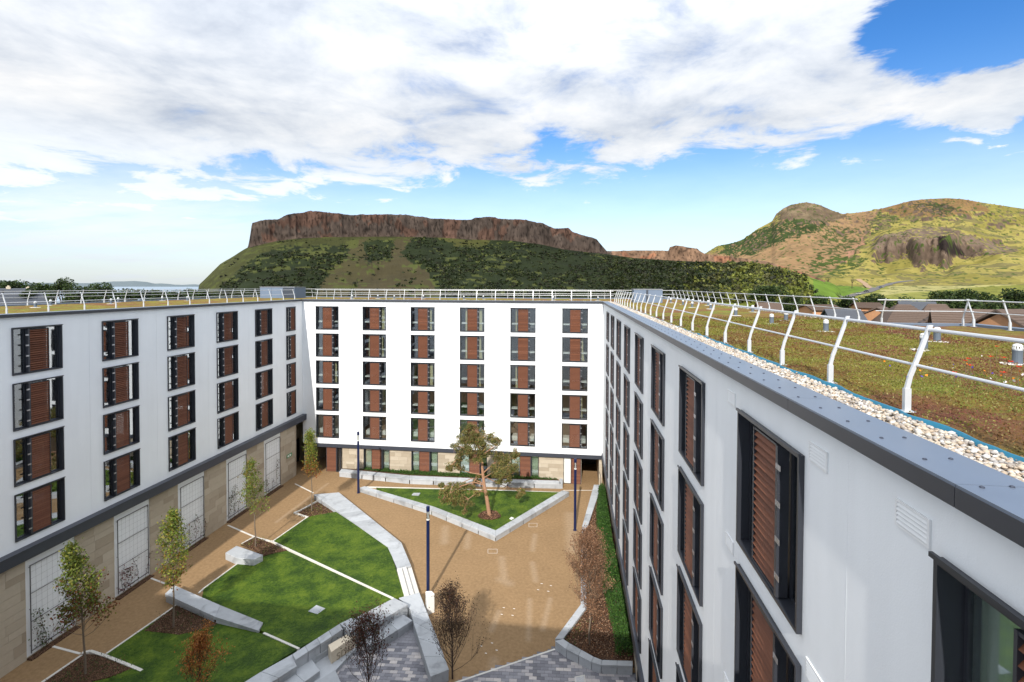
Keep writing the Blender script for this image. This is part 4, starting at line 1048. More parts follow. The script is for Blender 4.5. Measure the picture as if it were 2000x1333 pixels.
# ---------------------------------------------------------------- roof railings
def post_me():
    if 'post' not in _cache:
        m = MB(); pr = [(0, .02), (.0, .30), (.035, .46), (.12, .70), (.245, 1.08), (.26, 1.12)]
        for (x0, z0), (x1, z1) in zip(pr[:-1], pr[1:]):
            w, d = .016, .028
            m.add([(x0-d, -w, z0), (x0+d, -w, z0), (x0+d, w, z0), (x0-d, w, z0), (x1-d*.9, -w, z1), (x1+d*.9, -w, z1), (x1+d*.9, w, z1), (x1-d*.9, w, z1)],
                  [(0, 3, 2, 1), (4, 5, 6, 7), (0, 1, 5, 4), (1, 2, 6, 5), (2, 3, 7, 6), (3, 0, 4, 7)])
        _cache['post'] = m.mesh('post', 'rail_metal')
        s = MB(); s.box(-.038, .038, -.027, .027, .008, .30); s.box(-.08, .08, -.07, .07, 0, .008); _cache['sleeve'] = s.mesh('sleeve', 'rail_metal')
    return _cache['post']
def railing(label, p0, p1, inward, n=None, step=1.9, z=ROOF-.05, group='white guard rails round the green roofs'):
    p0, p1 = Vector(p0+(z,)), Vector(p1+(z,)); L = (p1-p0).length; n = n or max(1, round(L/step)); d = (p1-p0)/n; t = thing('roof_railing', label, 'railing', p0, 0, group)
    iv = Vector(inward+(0,)).normalized(); rz = math.atan2(iv.y, iv.x); me = post_me()
    for i in range(n+1):
        p = link('post', me, t, d*i, rz); link('sleeve', _cache['sleeve'], p)
    e = (p1-p0).normalized()*.3
    for off, zz, r in ((.245, 1.06, .024), (.11, .60, .019)):
        m = MB(); m.tube([iv*off+Vector((0, 0, zz))-e, p1-p0+iv*off+Vector((0, 0, zz))+e], r, 8); m.ob('rail', 'rail_metal', t)
        for i in range(n):
            q = d*(i+.5)+iv*off+Vector((0, 0, zz)); u = (p1-p0).normalized()*.012
            if i < 8: MB().tube([q-u, q+u], r+.004, 8).ob('rail_joint', 'bracket_metal', t)
railing('white railing along the near edge of the right roof beside the pebbles', (4.30, 50.4), (4.30, 3.1), (1, 0), n=25)
railing('white railing along the front edge of the back roof', (-27.6, YB+1.0), (3.9, YB+1.0), (0, 1), n=16)
railing('white railing along the courtyard edge of the left roof', (-29.75, 20.5), (-29.75, 49.9), (-1, 0), n=14)
railing('railing along the outer edge of the left roof', (-40.5, 20), (-40.5, 60.5), (1, 0), n=20)
railing('railing along the rear edge of the back roof', (-40, 61.2), (12.0, 61.2), (0, -1), n=26)
railing('railing along the far outer edge of the right roof', (12.5, 23.2), (12.5, 62.5), (-1, 0), n=20)
railing('short railing across the step in the right roof edge', (12.9, 22.3), (16.0, 22.3), (0, -1), n=1)
railing('railing at the right edge of the picture on the wide part of the right roof', (16.1, 21.9), (16.1, 7), (-1, 0), n=9)

# ---------------------------------------------------------------- vents, plant rooms
def vent(x, y, label, s=1.):
    t = thing('vent_pipe', label, 'vent pipe', (x, y, ROOF-.06), rng.uniform(0, 3), 'capped vent pipes on the green roofs')
    if 'vp' not in _cache:
        _cache['vp'] = MB().lathe([(.085, 0), (.085, .27), (.09, .27), (.09, .30)], 14).mesh('pipe', 'vent_pipe', smooth=False)
        m = MB(); m.lathe([(.078, .30), (.078, .33)], 12)
        for i in range(12):
            a = 6.283*i/12; m.add([(.085*math.cos(a+k)*q, .085*math.sin(a+k)*q, z) for k, q, z in ((-.13, 1.06, .325), (.13, 1.06, .325), (.13, .9, .39), (-.13, .9, .39), (-.13, .92, .325), (.13, .92, .325), (.13, .78, .39), (-.13, .78, .39))], [(0, 1, 2, 3), (7, 6, 5, 4), (0, 3, 7, 4), (1, 5, 6, 2)])
        m.lathe([(.084, .385), (.075, .41), (.04, .43), (.01, .435)], 12); _cache['vc'] = m.mesh('cap', 'vent_cap')
        _cache['vb'] = MB().lathe([(.30, 0), (.28, .012), (.1, .02)], 10).mesh('gravel_collar', 'pebble_bed' if 'pebble_bed' in MATS else 'edging_stone')
    link('pipe', _cache['vp'], t); link('cap', _cache['vc'], t); link('gravel_collar', _cache['vb'], t)
VR = [((1987, 712), 'cut by the right edge behind the poppies'), ((1804, 684), 'left of the close pair near the poppies'), ((1830, 668), 'right of the close pair, a little further back'), ((1613, 648), 'alone in the middle of the right roof behind the railing'),
      ((1535, 627), 'just below the far railing bend'), ((1507, 633), 'left of the one below the far railing'), ((1470, 610), 'nearest the far railing, small'), ((1437, 617), 'half hidden by a railing post'), ((1388, 604), 'front one of a distant pair'),
      ((1383, 597), 'rear one of a distant pair'), ((1352, 601), 'left of the distant pair, in front'), ((1353, 594), 'left of the distant pair, behind'), ((1334, 596), 'third from the blue plant room'), ((1310, 592), 'nearest the blue plant room')]
for p, l in VR: q = G(p[0], p[1], ROOF-.06); vent(q.x, q.y, 'white capped vent pipe, '+l)
for p, l in [((69, 601), 'first from the left on the left roof'), ((99, 597), 'second from the left on the left roof'), ((217, 594), 'left of the pair on the left roof'), ((231, 591), 'right of the pair on the left roof'), ((317, 588), 'fifth from the left on the left roof'), ((366, 588), 'sixth from the left on the left roof')]:
    q = G(p[0], p[1], ROOF-.06); vent(q.x, q.y, 'vent pipe, '+l)
for i, px in enumerate((688, 738, 770, 827, 906, 944, 1081, 1116, 1168)): vent(AXY(px, 55.+(i % 2)*2), 55.+(i % 2)*2, 'small capped vent on the back roof, %s from the left' % CO[i]) if False else vent((lambda r_: r_[0]/r_[1]*(54.5+(i % 2)*2.2))(ray(px, 575)), 54.5+(i % 2)*2.2, 'small capped vent on the back roof, %s from the left' % CO[i])
def plantroom(x0, x1, y0, y1, h, label, dark=None):
    t = thing('plant_room', label, 'plant room', ((x0+x1)/2, y0, ROOF-.1)); c = rel(t)
    o = MB().box(x0, x1, y0, y1, ROOF-.1, ROOF+h).ob('wall', 'plant_room', t); o.location = c
    n = int((x1-x0)/1.2)
    for i in range(1, n): o = MB().box(x0+(x1-x0)*i/n-.01, x0+(x1-x0)*i/n+.01, y0-.012, y0-.001, ROOF, ROOF+h).ob('panel_joint', 'plant_room_dark', t); o.location = c
    o = MB().box(x0-.05, x1+.05, y0-.05, y1+.05, ROOF+h, ROOF+h+.05).ob('roof', 'roof_membrane', t); o.location = c
    if dark: o = MB().box(dark[0], dark[1], y0-.03, y0-.013, ROOF-.05, ROOF+h-.05).ob('door', 'plant_room_dark', t); o.location = c
def xat(px, y): r = ray(px, 575); return r[0]/r[1]*y
plantroom(xat(1238, 48.6), xat(1294, 48.6), 48.6, 50.2, 1.2, 'blue grey plant room on the far end of the right roof', (xat(1262, 48.6), xat(1266, 48.6)))
plantroom(xat(508, 55.), xat(575, 55.), 55., 57.5, 1.25, 'blue grey plant room with a dark end, on the roof behind the left corner', (xat(553, 55.), xat(574, 55.)))
# wildflowers and poppies on the roof
def flowers():
    n = 4200; c = G(1960, 770, ROOF); x = rng.normal(c.x+.3, .75, n); y = rng.normal(c.y+.2, 1.3, n); k = (x > 4.5); x, y = x[k], y[k]; n = len(x)
    z = ROOF-.03+rng.uniform(0, 1, n)**1.3*.26*np.exp(-((x-c.x-.3)**2/.9+(y-c.y)**2/2.8))
    P = np.stack([x, y, z], 1); V, F, cc = leafquads(P, .035, pal(n, [(.12, .20, .03), (.18, .25, .05), (.07, .13, .02), (.30, .26, .1)]), asp=.25)
    m = [V]; f = [F]; q = [cc]; b = len(V)
    for cc_, nn in (((.10, .06, .45), 26), ((.75, .70, .72), 22), ((.85, .25, .02), 20)):
        x = rng.normal(c.x+.3, .6, nn); y = rng.normal(c.y+.1, .9, nn); z = ROOF+rng.uniform(.08, .24, nn); V2, F2, c2 = leafquads(np.stack([x, y, z], 1), .04, pal(nn, [cc_]), asp=.9); m.append(V2); f.append(F2+b); q.append(c2); b += len(V2)
    o = link('wildflowers', mesh_np('wildflowers', np.concatenate(m), np.concatenate(f), 'leaf', np.concatenate(q))); tag(o, 'clump of wildflowers and grasses on the green roof near the right edge', 'wildflowers', kind='stuff')
    for i, (px, py, zz) in enumerate([(1947, 677, .3), (1935, 697, .3), (1961, 699, .3), (1975, 707, .32), (1990, 717, .34), (1891, 701, .25), (1895, 714, .22), (1960, 728, .25), (1886, 705, .2), (1864, 728, .14)]):
        p = G(px, py, ROOF+zz); t = thing('poppy', 'red poppy flower on a thin stem among the roof wildflowers', 'poppy', (p.x, p.y, ROOF-.05), 0, 'red poppies among the wildflowers')
        MB().tube([(0, 0, 0), (.01, .01, zz*.6), (0, 0, zz+.04)], .003, 4).ob('stem', 'leaf_green' if 'leaf_green' in MATS else 'bark', t)
        V = []; F = []
        for k in range(5):
            a = k*1.257+i; 
            for q_ in ((.0, 0, 0), (.035, -.5, .012), (.052, 0, .02), (.035, .5, .012)): V.append((q_[0]*math.cos(a+q_[1]), q_[0]*math.sin(a+q_[1]), zz+.045+q_[2]))
            F.append((k*4, k*4+1, k*4+2, k*4+3))
        link('petals', mesh_np('petals', V, F, 'petal', np.tile([.75, .035, .01], (len(V), 1))), t)
flowers()

# ================================================================ the courtyard floor
MB().box(-31.5, XR+.6, -1, 63, -.13, 0.0).ob('path', 'resin_gravel')['kind'] = 'structure'
def poly(name, pts, top, material, kind='structure', z0=-.02, label=None, sub=0.):
    """prism whose upper corners are (photo x, photo y, height)"""
    P = [G(p[0], p[1], p[2] if len(p) > 2 else top) for p in pts]
    bm = bmesh.new(); lo = [bm.verts.new((p.x, p.y, z0)) for p in P]; hi = [bm.verts.new(p) for p in P]; n = len(P)
    f = bm.faces.new(hi); 
    for i in range(n): bm.faces.new((lo[i], lo[(i+1) % n], hi[(i+1) % n], hi[i]))
    bmesh.ops.triangulate(bm, faces=[f]); bmesh.ops.recalc_face_normals(bm, faces=bm.faces[:])
    me = bpy.data.meshes.new(name); bm.to_mesh(me); bm.free(); me.materials.append(MATS[material]); o = link(name, me)
    if kind: o['kind'] = kind
    return o, P
LZ = .80                                   # lawn level behind the seating tiers
lawn1, LP1 = poly('lawn', [(603, 1009, .06), (656, 1000, .38), (760, 1068, .40), (789, 1163, .60), (768, 1168, .66), (533, 1056, .05)], 0, 'lawn_grass')
lawn2, LP2 = poly('lawn', [(561, 1072, .05), (766, 1170, .66), (640, 1238, LZ), (582, 1266, LZ), (515, 1234, .42), (395, 1166, .06), (398, 1149, .05), (469, 1097, .05), (513, 1085, .05)], 0, 'lawn_grass')
lawn3, LP3 = poly('lawn', [(346, 1183, .04), (435, 1205, .12), (515, 1240, .40), (580, 1268, LZ), (400, 1380, LZ), (250, 1420, .4), (214, 1318, .05), (207, 1276, .04)], 0, 'lawn_grass')
lawn4, LP4 = poly('lawn', [(735, 953, .30), (960, 958, .30), (1096, 962, .34), (1060, 985, .36), (968, 1036, .36), (830, 993, .36)], 0, 'lawn_grass')
lawn5, LP5 = poly('lawn', [(180, 1290, .04), (262, 1305, .06), (345, 1342, .1), (300, 1420, .1), (150, 1380, .05)], 0, 'lawn_grass')
# mulch beds
poly('planting_bed', [(585, 1000, .07), (621, 981, .09), (654, 1001, .12), (604, 1010, .09)], 0, 'bark_mulch')
poly('planting_bed', [(470, 1064, .07), (499, 1049, .08), (562, 1075, .09), (538, 1079, .1), (514, 1086, .1), (500, 1075, .08)], 0, 'bark_mulch')
poly('planting_bed', [(282, 1232, .06), (345, 1182, .09), (420, 1200, .14), (436, 1206, .15), (420, 1222, .15), (350, 1240, .1)], 0, 'bark_mulch')
poly('planting_bed', [(82, 1335, .06), (160, 1278, .08), (207, 1279, .08), (262, 1304, .1), (215, 1322, .1), (180, 1330, .1), (120, 1420, .1)], 0, 'bark_mulch')
def strip(pts, w, z, label, h=None, name='edging', mat_='edging_stone', cat='kerb', n=None):
    """thin stone edging along photo points, cut into lengths"""
    P = [G(p[0], p[1], p[2] if len(p) > 2 else z) for p in pts]; t = thing('edging_kerb', label, cat, P[0], 0, 'pale stone edging strips')
    for a, b in zip(P[:-1], P[1:]):
        L = (b-a).length; k = max(1, round(L/1.15)); d = (b-a)/k; s = Vector((-d.y, d.x, 0)).normalized()*w/2; e = d.normalized()*.006
        for i in range(k):
            q0, q1 = a+d*i+e-P[0], a+d*(i+1)-e-P[0]; m = MB(); zb = -.03-P[0].z
            m.add([(q0-s)[:2]+(zb,), (q1-s)[:2]+(zb,), (q1+s)[:2]+(zb,), (q0+s)[:2]+(zb,), tuple(q0-s), tuple(q1-s), tuple(q1+s), tuple(q0+s)], [(0, 3, 2, 1), (4, 5, 6, 7), (0, 1, 5, 4), (1, 2, 6, 5), (2, 3, 7, 6), (3, 0, 4, 7)])
            m.ob('kerb_stone', mat_, t)
V3 = Vector
strip([(445, 1026, .012), (498, 1049, .03), (533, 1058, .09), (768, 1169, .70)], .13, 0, 'long pale edging line crossing from the left wall between the two upper lawns')
strip([(576, 945, .012), (612, 963, .02)], .12, 0, 'short pale line from the left corner of the stone wall to the bench wall')
strip([(469, 1097, .07), (398, 1149, .07), (388, 1158, .07)], .10, 0, 'pale edging along the path side of the middle lawn')
strip([(533, 1057, .07), (602, 1009, .08)], .10, 0, 'pale edging along the path side of the far lawn')
strip([(602, 1010, .10), (574, 1001, .10), (586, 997, .10), (620, 978, .10)], .13, 0, 'pale kerb round the far tree bed')
strip([(291, 1128, .012), (322, 1140, .02)], .12, 0, 'short pale line from the second trellis to the low wall')
strip([(207, 1277, .07), (346, 1181, .08)], .10, 0, 'pale edging between the path and the dark bed under the second tree')
strip([(515, 1236, .43), (584, 1267, .84)], .12, 0, 'pale line from the end of the low wall to the seating tiers')
strip([(90, 1259, .012), (157, 1277, .02)], .12, 0, 'short pale line from the nearest trellis')
strip([(160, 1279, .10), (78, 1335, .10), (60, 1348, .10)], .12, 0, 'pale edging at the bottom left beside the path')
strip([(160, 1275, .12), (176, 1271, .12), (207, 1281, .12), (262, 1303, .14), (345, 1340, .16)], .15, 0, 'pale kerb crossing in front of the bottom left bed')
strip([(716, 951, .10), (960, 957, .10), (1098, 962, .10)], .14, 0, 'pale edging along the back of the triangular lawn')
strip([(472, 1062, .10), (497, 1048, .10)], .12, 0, 'short pale kerb at the head of the middle tree bed')
strip([(888, 1334, .03), (1084, 1268, .03)], .10, 0, 'thin pale line between the tan path and the grey paving')
strip([(1100, 958, .012), (1170, 958, .012)], .08, 0, 'thin pale line across the path before the right passage')
strip([(735, 1258, .012), (797, 1216, .012)], .05, 0, 'thin white line at the foot of the lower seat')
# slabs along two photo lines
def slabs(label, outer, inner, n, z, cat='bench wall', group='pale granite walls of the courtyard', mat_='pale_granite', name='granite_wall', cap=.13, base=True, gap=.005, zb=-.02, fr=None):
    O = [G(p[0], p[1], p[2] if len(p) > 2 else z) for p in outer]; I = [G(p[0], p[1], p[2] if len(p) > 2 else z) for p in inner]
    t = thing(name, label, cat, (O[0].x, O[0].y, 0), 0, group); o0 = Vector((O[0].x, O[0].y, 0))
    for s in range(len(O)-1):
        k = n[s] if hasattr(n, '__len__') else n
        for i in range(k):
            f0, f1 = i/k, (i+1)/k; L = (O[s+1]-O[s]).length; g = gap/max(L, .1)
            a, b = O[s].lerp(O[s+1], f0+g)-o0, O[s].lerp(O[s+1], f1-g)-o0; c, d = I[s].lerp(I[s+1], f1-g)-o0, I[s].lerp(I[s+1], f0+g)-o0
            q = [a, b, c, d]; ar = sum(q[j].x*q[(j+1) % 4].y-q[(j+1) % 4].x*q[j].y for j in range(4))
            if ar < 0: q = q[::-1]
            m = MB(); m.add([(p.x, p.y, p.z-cap) for p in q]+[tuple(p) for p in q], [(3, 2, 1, 0), (4, 5, 6, 7), (0, 1, 5, 4), (1, 2, 6, 5), (2, 3, 7, 6), (3, 0, 4, 7)])
            m.ob('coping_slab', mat_, t, bevel=.012)
            if base:
                ctr = sum(q, Vector())/4; m = MB(); qq = [p+(ctr-p)*.035 for p in q]
                m.add([(p.x, p.y, zb) for p in qq]+[(p.x, p.y, p.z-cap-.004) for p in qq], [(3, 2, 1, 0), (4, 5, 6, 7), (0, 1, 5, 4), (1, 2, 6, 5), (2, 3, 7, 6), (3, 0, 4, 7)])
                m.ob('wall_block', mat_, t)
    return t
Z1 = .45
slabs('long broad low wall running from the far tree down past the upper lawn', [(662, 962), (718, 991), (784, 1060), (802, 1105)][0:1]+[(784, 1060), (803, 1105)], [(612, 966), (757, 1068), (776, 1111)], [12, 3], Z1)
t = slabs('chamfered end block of the broad low wall beside the far tree', [(640, 962), (662, 962)], [(612, 966), (632, 984)], 1, Z1) if False else None
# three shallow steps in line with the wall
for i in range(3):
    f0, f1 = i/3, (i+1)/3; A0, A1 = Vector((775, 1111)), Vector((803, 1105)); B0, B1 = Vector((789, 1164)), Vector((819, 1158)); z = .60-.15*i
    q = [A0.lerp(A1, f0), A0.lerp(A1, f1), B0.lerp(B1, f1), B0.lerp(B1, f0)]
    m = MB(); P = [G(p.x, p.y, z) for p in q]; m.prism([(p.x, p.y) for p in P], -.02, z)
    tag(m.ob('step', 'edging_stone', bevel=.01), ['upper of the three pale steps from the path to the upper lawn', 'middle of the three pale steps from the path to the upper lawn', 'lowest of the three pale steps, beside the tan path'][i], 'step', 'steps to the lawn')
slabs('broad wall of grey and pale slabs running down beside the blue lamp to the bottom edge', [(819, 1157), (838, 1206), (851, 1238), (877, 1308)], [(779, 1168), (801, 1190), (807, 1214), (841, 1322)], [1, 2, 3], .62)
# seating tiers
slabs('upper seating tier beside the upper lawn, right hand run', [(797, 1181), (708, 1233)], [(770, 1168), (688, 1210)], 3, .95, cap=.2)
slabs('raised corner piece of the seating tier with its end turned to the plaza', [(708, 1219), (683, 1236)], [(686, 1207), (664, 1218)], 1, 1.12, cap=.16)
slabs('raised narrow tier continuing down to the left', [(670, 1229), (577, 1289)], [(664, 1218), (571, 1278)], 4, 1.10, cap=.16)
slabs('wide upper seating slabs at the bottom edge of the picture', [(580, 1301), (544, 1324), (500, 1352)], [(571, 1278), (510, 1312), (462, 1342)], [1, 1], .95, cap=.2)
slabs('lower seat running towards the plaza on the right', [(806, 1212), (745, 1251), (722, 1262)], [(783, 1197), (722, 1226), (700, 1241)], [2, 1], .50, cap=.2)
slabs('lower seat on the left of the cream stone block', [(645, 1266), (590, 1300)], [(630, 1247), (577, 1282)], 2, .55, cap=.2)
slabs('lowest wide slabs left of the cream stone block', [(625, 1310), (595, 1332), (560, 1356)], [(608, 1286), (572, 1312), (540, 1335)], [1, 1], .56, cap=.2)
slabs('bottom slab by the grey paving, left of the near dark tree', [(668, 1338), (640, 1362)], [(655, 1308), (615, 1334)], 1, .35, cap=.2)
poly('plinth', [(610, 1262), (665, 1240), (705, 1225), (720, 1240), (655, 1310), (620, 1345), (560, 1345), (560, 1300)], .22, 'pale_granite')
# cream block with carved letters
def creamblock():
    P = [G(*p, .86) for p in ((641, 1260), (683, 1236), (694, 1242), (647, 1274))]; t = thing('carved_stone', 'cream stone block with carved letters set into the seating tier', 'carved stone', (P[0].x, P[0].y, 0))
    c = Vector((P[0].x, P[0].y, 0)); Q = [p-c for p in P]; a, b = Q[3], Q[2]                # front edge left, right
    d = (b-a).normalized(); nrm = Vector((d.y, -d.x, 0)); 
    MB().prism([tuple(q) for q in Q], .78, .86).ob('cap', 'cream_stone', t, bevel=.008)
    q2 = [Q[0], Q[1], b-nrm*-.0, a]; MB().prism([tuple(p) for p in q2], -.02, .776).ob('block', 'cream_stone', t)
    L = (b-a).length; cu = bpy.data.curves.new('txt', 'FONT'); cu.body = 'SDE'; cu.size = .52; cu.extrude = .012; cu.offset = 0
    o = bpy.data.objects.new('txt', cu); C.objects.link(o); dg = bpy.context.evaluated_depsgraph_get(); me = bpy.data.meshes.new_from_object(o.evaluated_get(dg)); bpy.data.objects.remove(o)
    me.materials.clear(); me.materials.append(MATS['mortar']); me.name = 'carved_letters'
    xs = [v.co.x for v in me.vertices]; sx = L*.62/(max(xs)-min(xs))
    l = link('carved_letters', me, t); l.matrix_local = Matrix.Translation(a+d*L*.2+nrm*.010+Vector((0, 0, .22-.86+.0))) @ Matrix(((d.x, 0, nrm.x, 0), (d.y, 0, nrm.y, 0), (0, 1, 0, 0), (0, 0, 0, 1))) @ Matrix.Diagonal((sx, 1, 1, 1))
creamblock()
# other low walls and blocks
slabs('tapering grey low wall between the near lawns', [(322, 1160), (420, 1205), (505, 1232)], [(340, 1143), (430, 1182), (514, 1216)], [1, 1], Z1+.06, cap=.2)
def block(label, pts, z, mat_='pale_granite', name='stone_block_seat', cat='stone block', zb=-.02):
    P = [G(*p, z) for p in pts]; c = Vector((sum(p.x for p in P)/len(P), sum(p.y for p in P)/len(P), 0)); m = MB(); m.prism([(p.x-c.x, p.y-c.y) for p in P], zb, z)
    return tag(m.ob(name, mat_, None, c, bevel=.025), label, cat)
block('solitary pale granite block seat beside the path at the middle tree', [(440, 1080), (462, 1066), (514, 1084), (496, 1093), (462, 1090)], .5)
block('tall narrow white block standing against the foot of the middle blue lamp', [(831, 1155), (843, 1154), (849, 1160), (834, 1166)], 1.15, 'white_paint', 'white_block')
slabs('pale wall along the front left side of the triangular lawn', [(702, 953), (843, 997), (968, 1048)], [(712, 950), (848, 990), (968, 1036)], [4, 4], .42)
slabs('weathered pale wall along the front right side of the triangular lawn', [(968, 1048), (1112, 961)], [(968, 1036), (1098, 958)], 6, .42)
slabs('white planter wall in front of the back wing', [(662, 922), (800, 936), (940, 941), (1096, 945)], [(667, 916), (800, 929), (940, 935), (1091, 939)], [3, 3, 3], .52)
slabs('left end return of the white planter wall', [(662, 922), (661, 916)], [(669, 922), (668, 914)], 1, .52) if False else None
slabs('short right return of the white planter wall', [(1099, 945), (1099, 935)], [(1092, 945), (1093, 935)], 1, .52)
poly('planting_bed', [(668, 918), (800, 930), (940, 936), (1091, 940), (1091, 930), (668, 905)], .40, 'bark_mulch')
slabs('pale planter wall along the right side of the path', [(1160, 947), (1136, 1031), (1134, 1181), (1084, 1248)], [(1175, 947), (1146, 1034), (1146, 1186), (1100, 1248)], [7, 9, 3], .50)
slabs('grey granite planter wall at the bottom right beside the grey paving', [(1084, 1252), (1106, 1268), (1155, 1293), (1174, 1299), (1236, 1301)], [(1100, 1248), (1112, 1256), (1160, 1283), (1176, 1289), (1236, 1291)], [1, 2, 1, 2], .50)
poly('planting_bed', [(1170, 948), (1147, 1034), (1146, 1186), (1101, 1249), (1160, 1282), (1177, 1288), (1240, 1292), (1252, 1180), (1195, 960)], .34, 'bark_mulch')
# manhole covers, grate, small chalk marks
def slab_cover(label, pts, z, m_='pale_granite'): 
    P = [G(*p, z) for p in pts]; tag(MB().prism([(p.x, p.y) for p in P], z-.1, z).ob('manhole_cover', m_), label, 'manhole cover')
slab_cover('pale square inspection cover in the middle lawn', [(602, 1194), (618, 1182), (636, 1189), (620, 1200)], .50)
slab_cover('small pale cover near the back edge of the triangular lawn', [(804, 967), (808, 963), (821, 963), (818, 968)], .37)
slab_cover('small white cover near the point of the triangular lawn', [(995, 1013), (999, 1010), (1004, 1012), (999, 1015)], .40, 'white_paint')
t = thing('drain_grate', 'pale slotted drain grate in the grey paving at the bottom edge', 'drain grate', G(1132, 1330, .0)); c = rel(t)
A, B, D_ = G(1122, 1324), G(1142, 1320), G(1124, 1345)
fr = MB(); ex, ey = (B-A), (D_-A)
for (u0, u1, v0, v1) in ((0, 1, 0, .06), (0, 1, .94, 1), (0, .08, .06, .94), (.92, 1, .06, .94)):
    fr.prism([tuple((A+ex*u+ey*v)[:2]) for u, v in ((u0, v0), (u1, v0), (u1, v1), (u0, v1))], .0, .05)
o = fr.ob('frame', 'edging_stone', t); o.location = c
for i in range(8):
    u = .12+i*.1; m = MB(); m.prism([tuple((A+ex*uu+ey*v)[:2]) for uu, v in ((u, .06), (u+.045, .06), (u+.045, .94), (u, .94))], .0, .046); o = m.ob('bar', 'grille_white', t); o.location = c
MS = []
for cx, cy, w, h in ((962, 1077, 18, 8), (1041, 1026, 16, 7)):
    for (x0, y0), (x1, y1) in (((-1, -1), (1, -1)), ((-1, 1), (1, 1)), ((-1, -1), (-1, 1)), ((1, -1), (1, 1))):
        MS.append(((cx+x0*w/2, cy+y0*h/2), (cx+x1*w/2, cy+y1*h/2), .007))
for q in ((1058, 1140), (1076, 1144), (1051, 1152), (1071, 1155), (984, 1187), (1004, 1189), (980, 1200), (1001, 1202), (961, 1256), (970, 1270), (940, 1262), (949, 1276)): MS.append(((q[0]-2, q[1]), (q[0]+2, q[1]+.6), .018))
m = MB()
for a, b, w in MS:
    A, B = G(*a), G(*b); d = (B-A).normalized(); s = Vector((-d.y, d.x, 0))*w; m.prism([tuple((A-s)[:2]), tuple((B-s)[:2]), tuple((B+s)[:2]), tuple((A+s)[:2])], .001, .004)
tag(m.ob('chalk_marks', 'white_paint'), kind='structure')

# grey setts
def setts():
    regs = [[(888, 1332), (1084, 1266), (1112, 1280), (1160, 1306), (1180, 1312), (1245, 1315), (1260, 1420), (700, 1440), (860, 1345)],
            [(800, 1195), (808, 1220), (842, 1330), (840, 1420), (600, 1420), (655, 1300), (700, 1262), (745, 1255), (797, 1214)]]
    W, H = .40, .215; th = R(4); ca, sa = math.cos(th), math.sin(th); cand = []
    t = thing('plaza_paving', None, None, G(900, 1300, 0)); t['kind'] = 'structure'; del_ = None; c0 = Vector(t.location)
    for reg in regs:
        P = [G(*p) for p in reg]; xs = [p.x for p in P]; ys = [p.y for p in P]
        me = MB(); me.prism([(p.x-c0.x, p.y-c0.y) for p in P], -.03, .008); me.ob('sett_bed', 'sett_bed', t)
        pl = [(p.x, p.y) for p in P]
        for i in range(-70, 70):
            for j in range(-110, 110):
                u = (i+.5*(j % 2))*W; v = j*H; x = c0.x+u*ca-v*sa; y = c0.y+u*sa+v*ca
                if min(xs) < x < max(xs) and min(ys) < y < max(ys) and inpoly(np.array([x]), np.array([y]), pl)[0]:
                    q = np.array([x, y, 0])-np.array([0, 0, EYE]); z = q@FW; px = CX+CF*(q@RT)/z; py = CY-CF*(q@UP)/z
                    if py < 1400 and 560 < px < 1300: cand.append((abs(py-1300)+(200 if py > 1340 else 0), x, y))
    cand.sort(); me = MB().box(-W/2+.006, W/2-.006, -H/2+.006, H/2-.006, 0, .022).mesh('sett', 'grey_sett'); rest = MB()
    for i, (_, x, y) in enumerate(cand):
        dz = random.uniform(-.002, .003)
        if i < 300: link('sett', me, t, (x-c0.x, y-c0.y, .001+dz), th)
        else:
            b = len(rest.v)
            for v in me.vertices: rest.v.append((x-c0.x+v.co.x*ca-v.co.y*sa, y-c0.y+v.co.x*sa+v.co.y*ca, v.co.z+.001+dz))
            rest.f += [tuple(k+b for k in p.vertices) for p in me.polygons]
    tag(rest.ob('setts', 'grey_sett', t), kind='stuff')
setts()

# ---------------------------------------------------------------- lamps
def lamp(px, py, label):
    b = G(px, py); t = thing('lamp_post', label, 'lamp post', b, 0, 'tall blue lamp posts'); H = 5.95
    MB().lathe([(.16, 0), (.16, .02)], 16).ob('base_plate', 'lamp_blue', t)
    MB().lathe([(.105, .02), (.105, 5.0), (.098, 5.0), (.098, 5.05)], 18).ob('pole', 'lamp_blue', t)
    MB().lathe([(.102, 5.05), (.102, 5.12)], 18).ob('collar', 'white_paint', t)
    g = MB().lathe([(.092, 5.12), (.092, 5.62)], 18).ob('lantern', 'lantern_glass', t)
    MB().lathe([(.035, 5.12), (.035, 5.62)], 8).ob('lamp_tube', 'white_paint', g)
    for i in range(3):
        a = 2.1*i+.4; MB().tube([(.085*math.cos(a), .085*math.sin(a), 5.1), (.085*math.cos(a), .085*math.sin(a), 5.64)], .006, 5).ob('rod', 'lamp_blue', g)
    MB().lathe([(.115, 5.62), (.115, 5.88), (.10, 5.93), (.02, 5.95)], 18).ob('cap', 'lamp_blue', t)
lamp(700, 963, 'blue lamp post at the left tip of the triangular lawn, farthest left')
lamp(836, 1168, 'blue lamp post behind the tall white block in the middle of the court')
lamp(1123, 1036, 'blue lamp post in front of the right hand passage')
lamp(-14, 1392, 'blue lamp post at the left edge of the picture')
# green sign at the wall corner
t = thing('exit_sign', 'small green and white sign on the stone wall corner by the left passage', 'sign', (XL+.04, 46.9, 2.55))
MB().box(0, .02, -.45, .45, -.17, .17).ob('board', 'sign_green', t); MB().box(.021, .026, -.36, .28, -.09, .09).ob('panel', 'white_paint', t)
MB().box(.027, .03, -.10, .02, -.05, .05).ob('pictogram', 'sign_green', t)

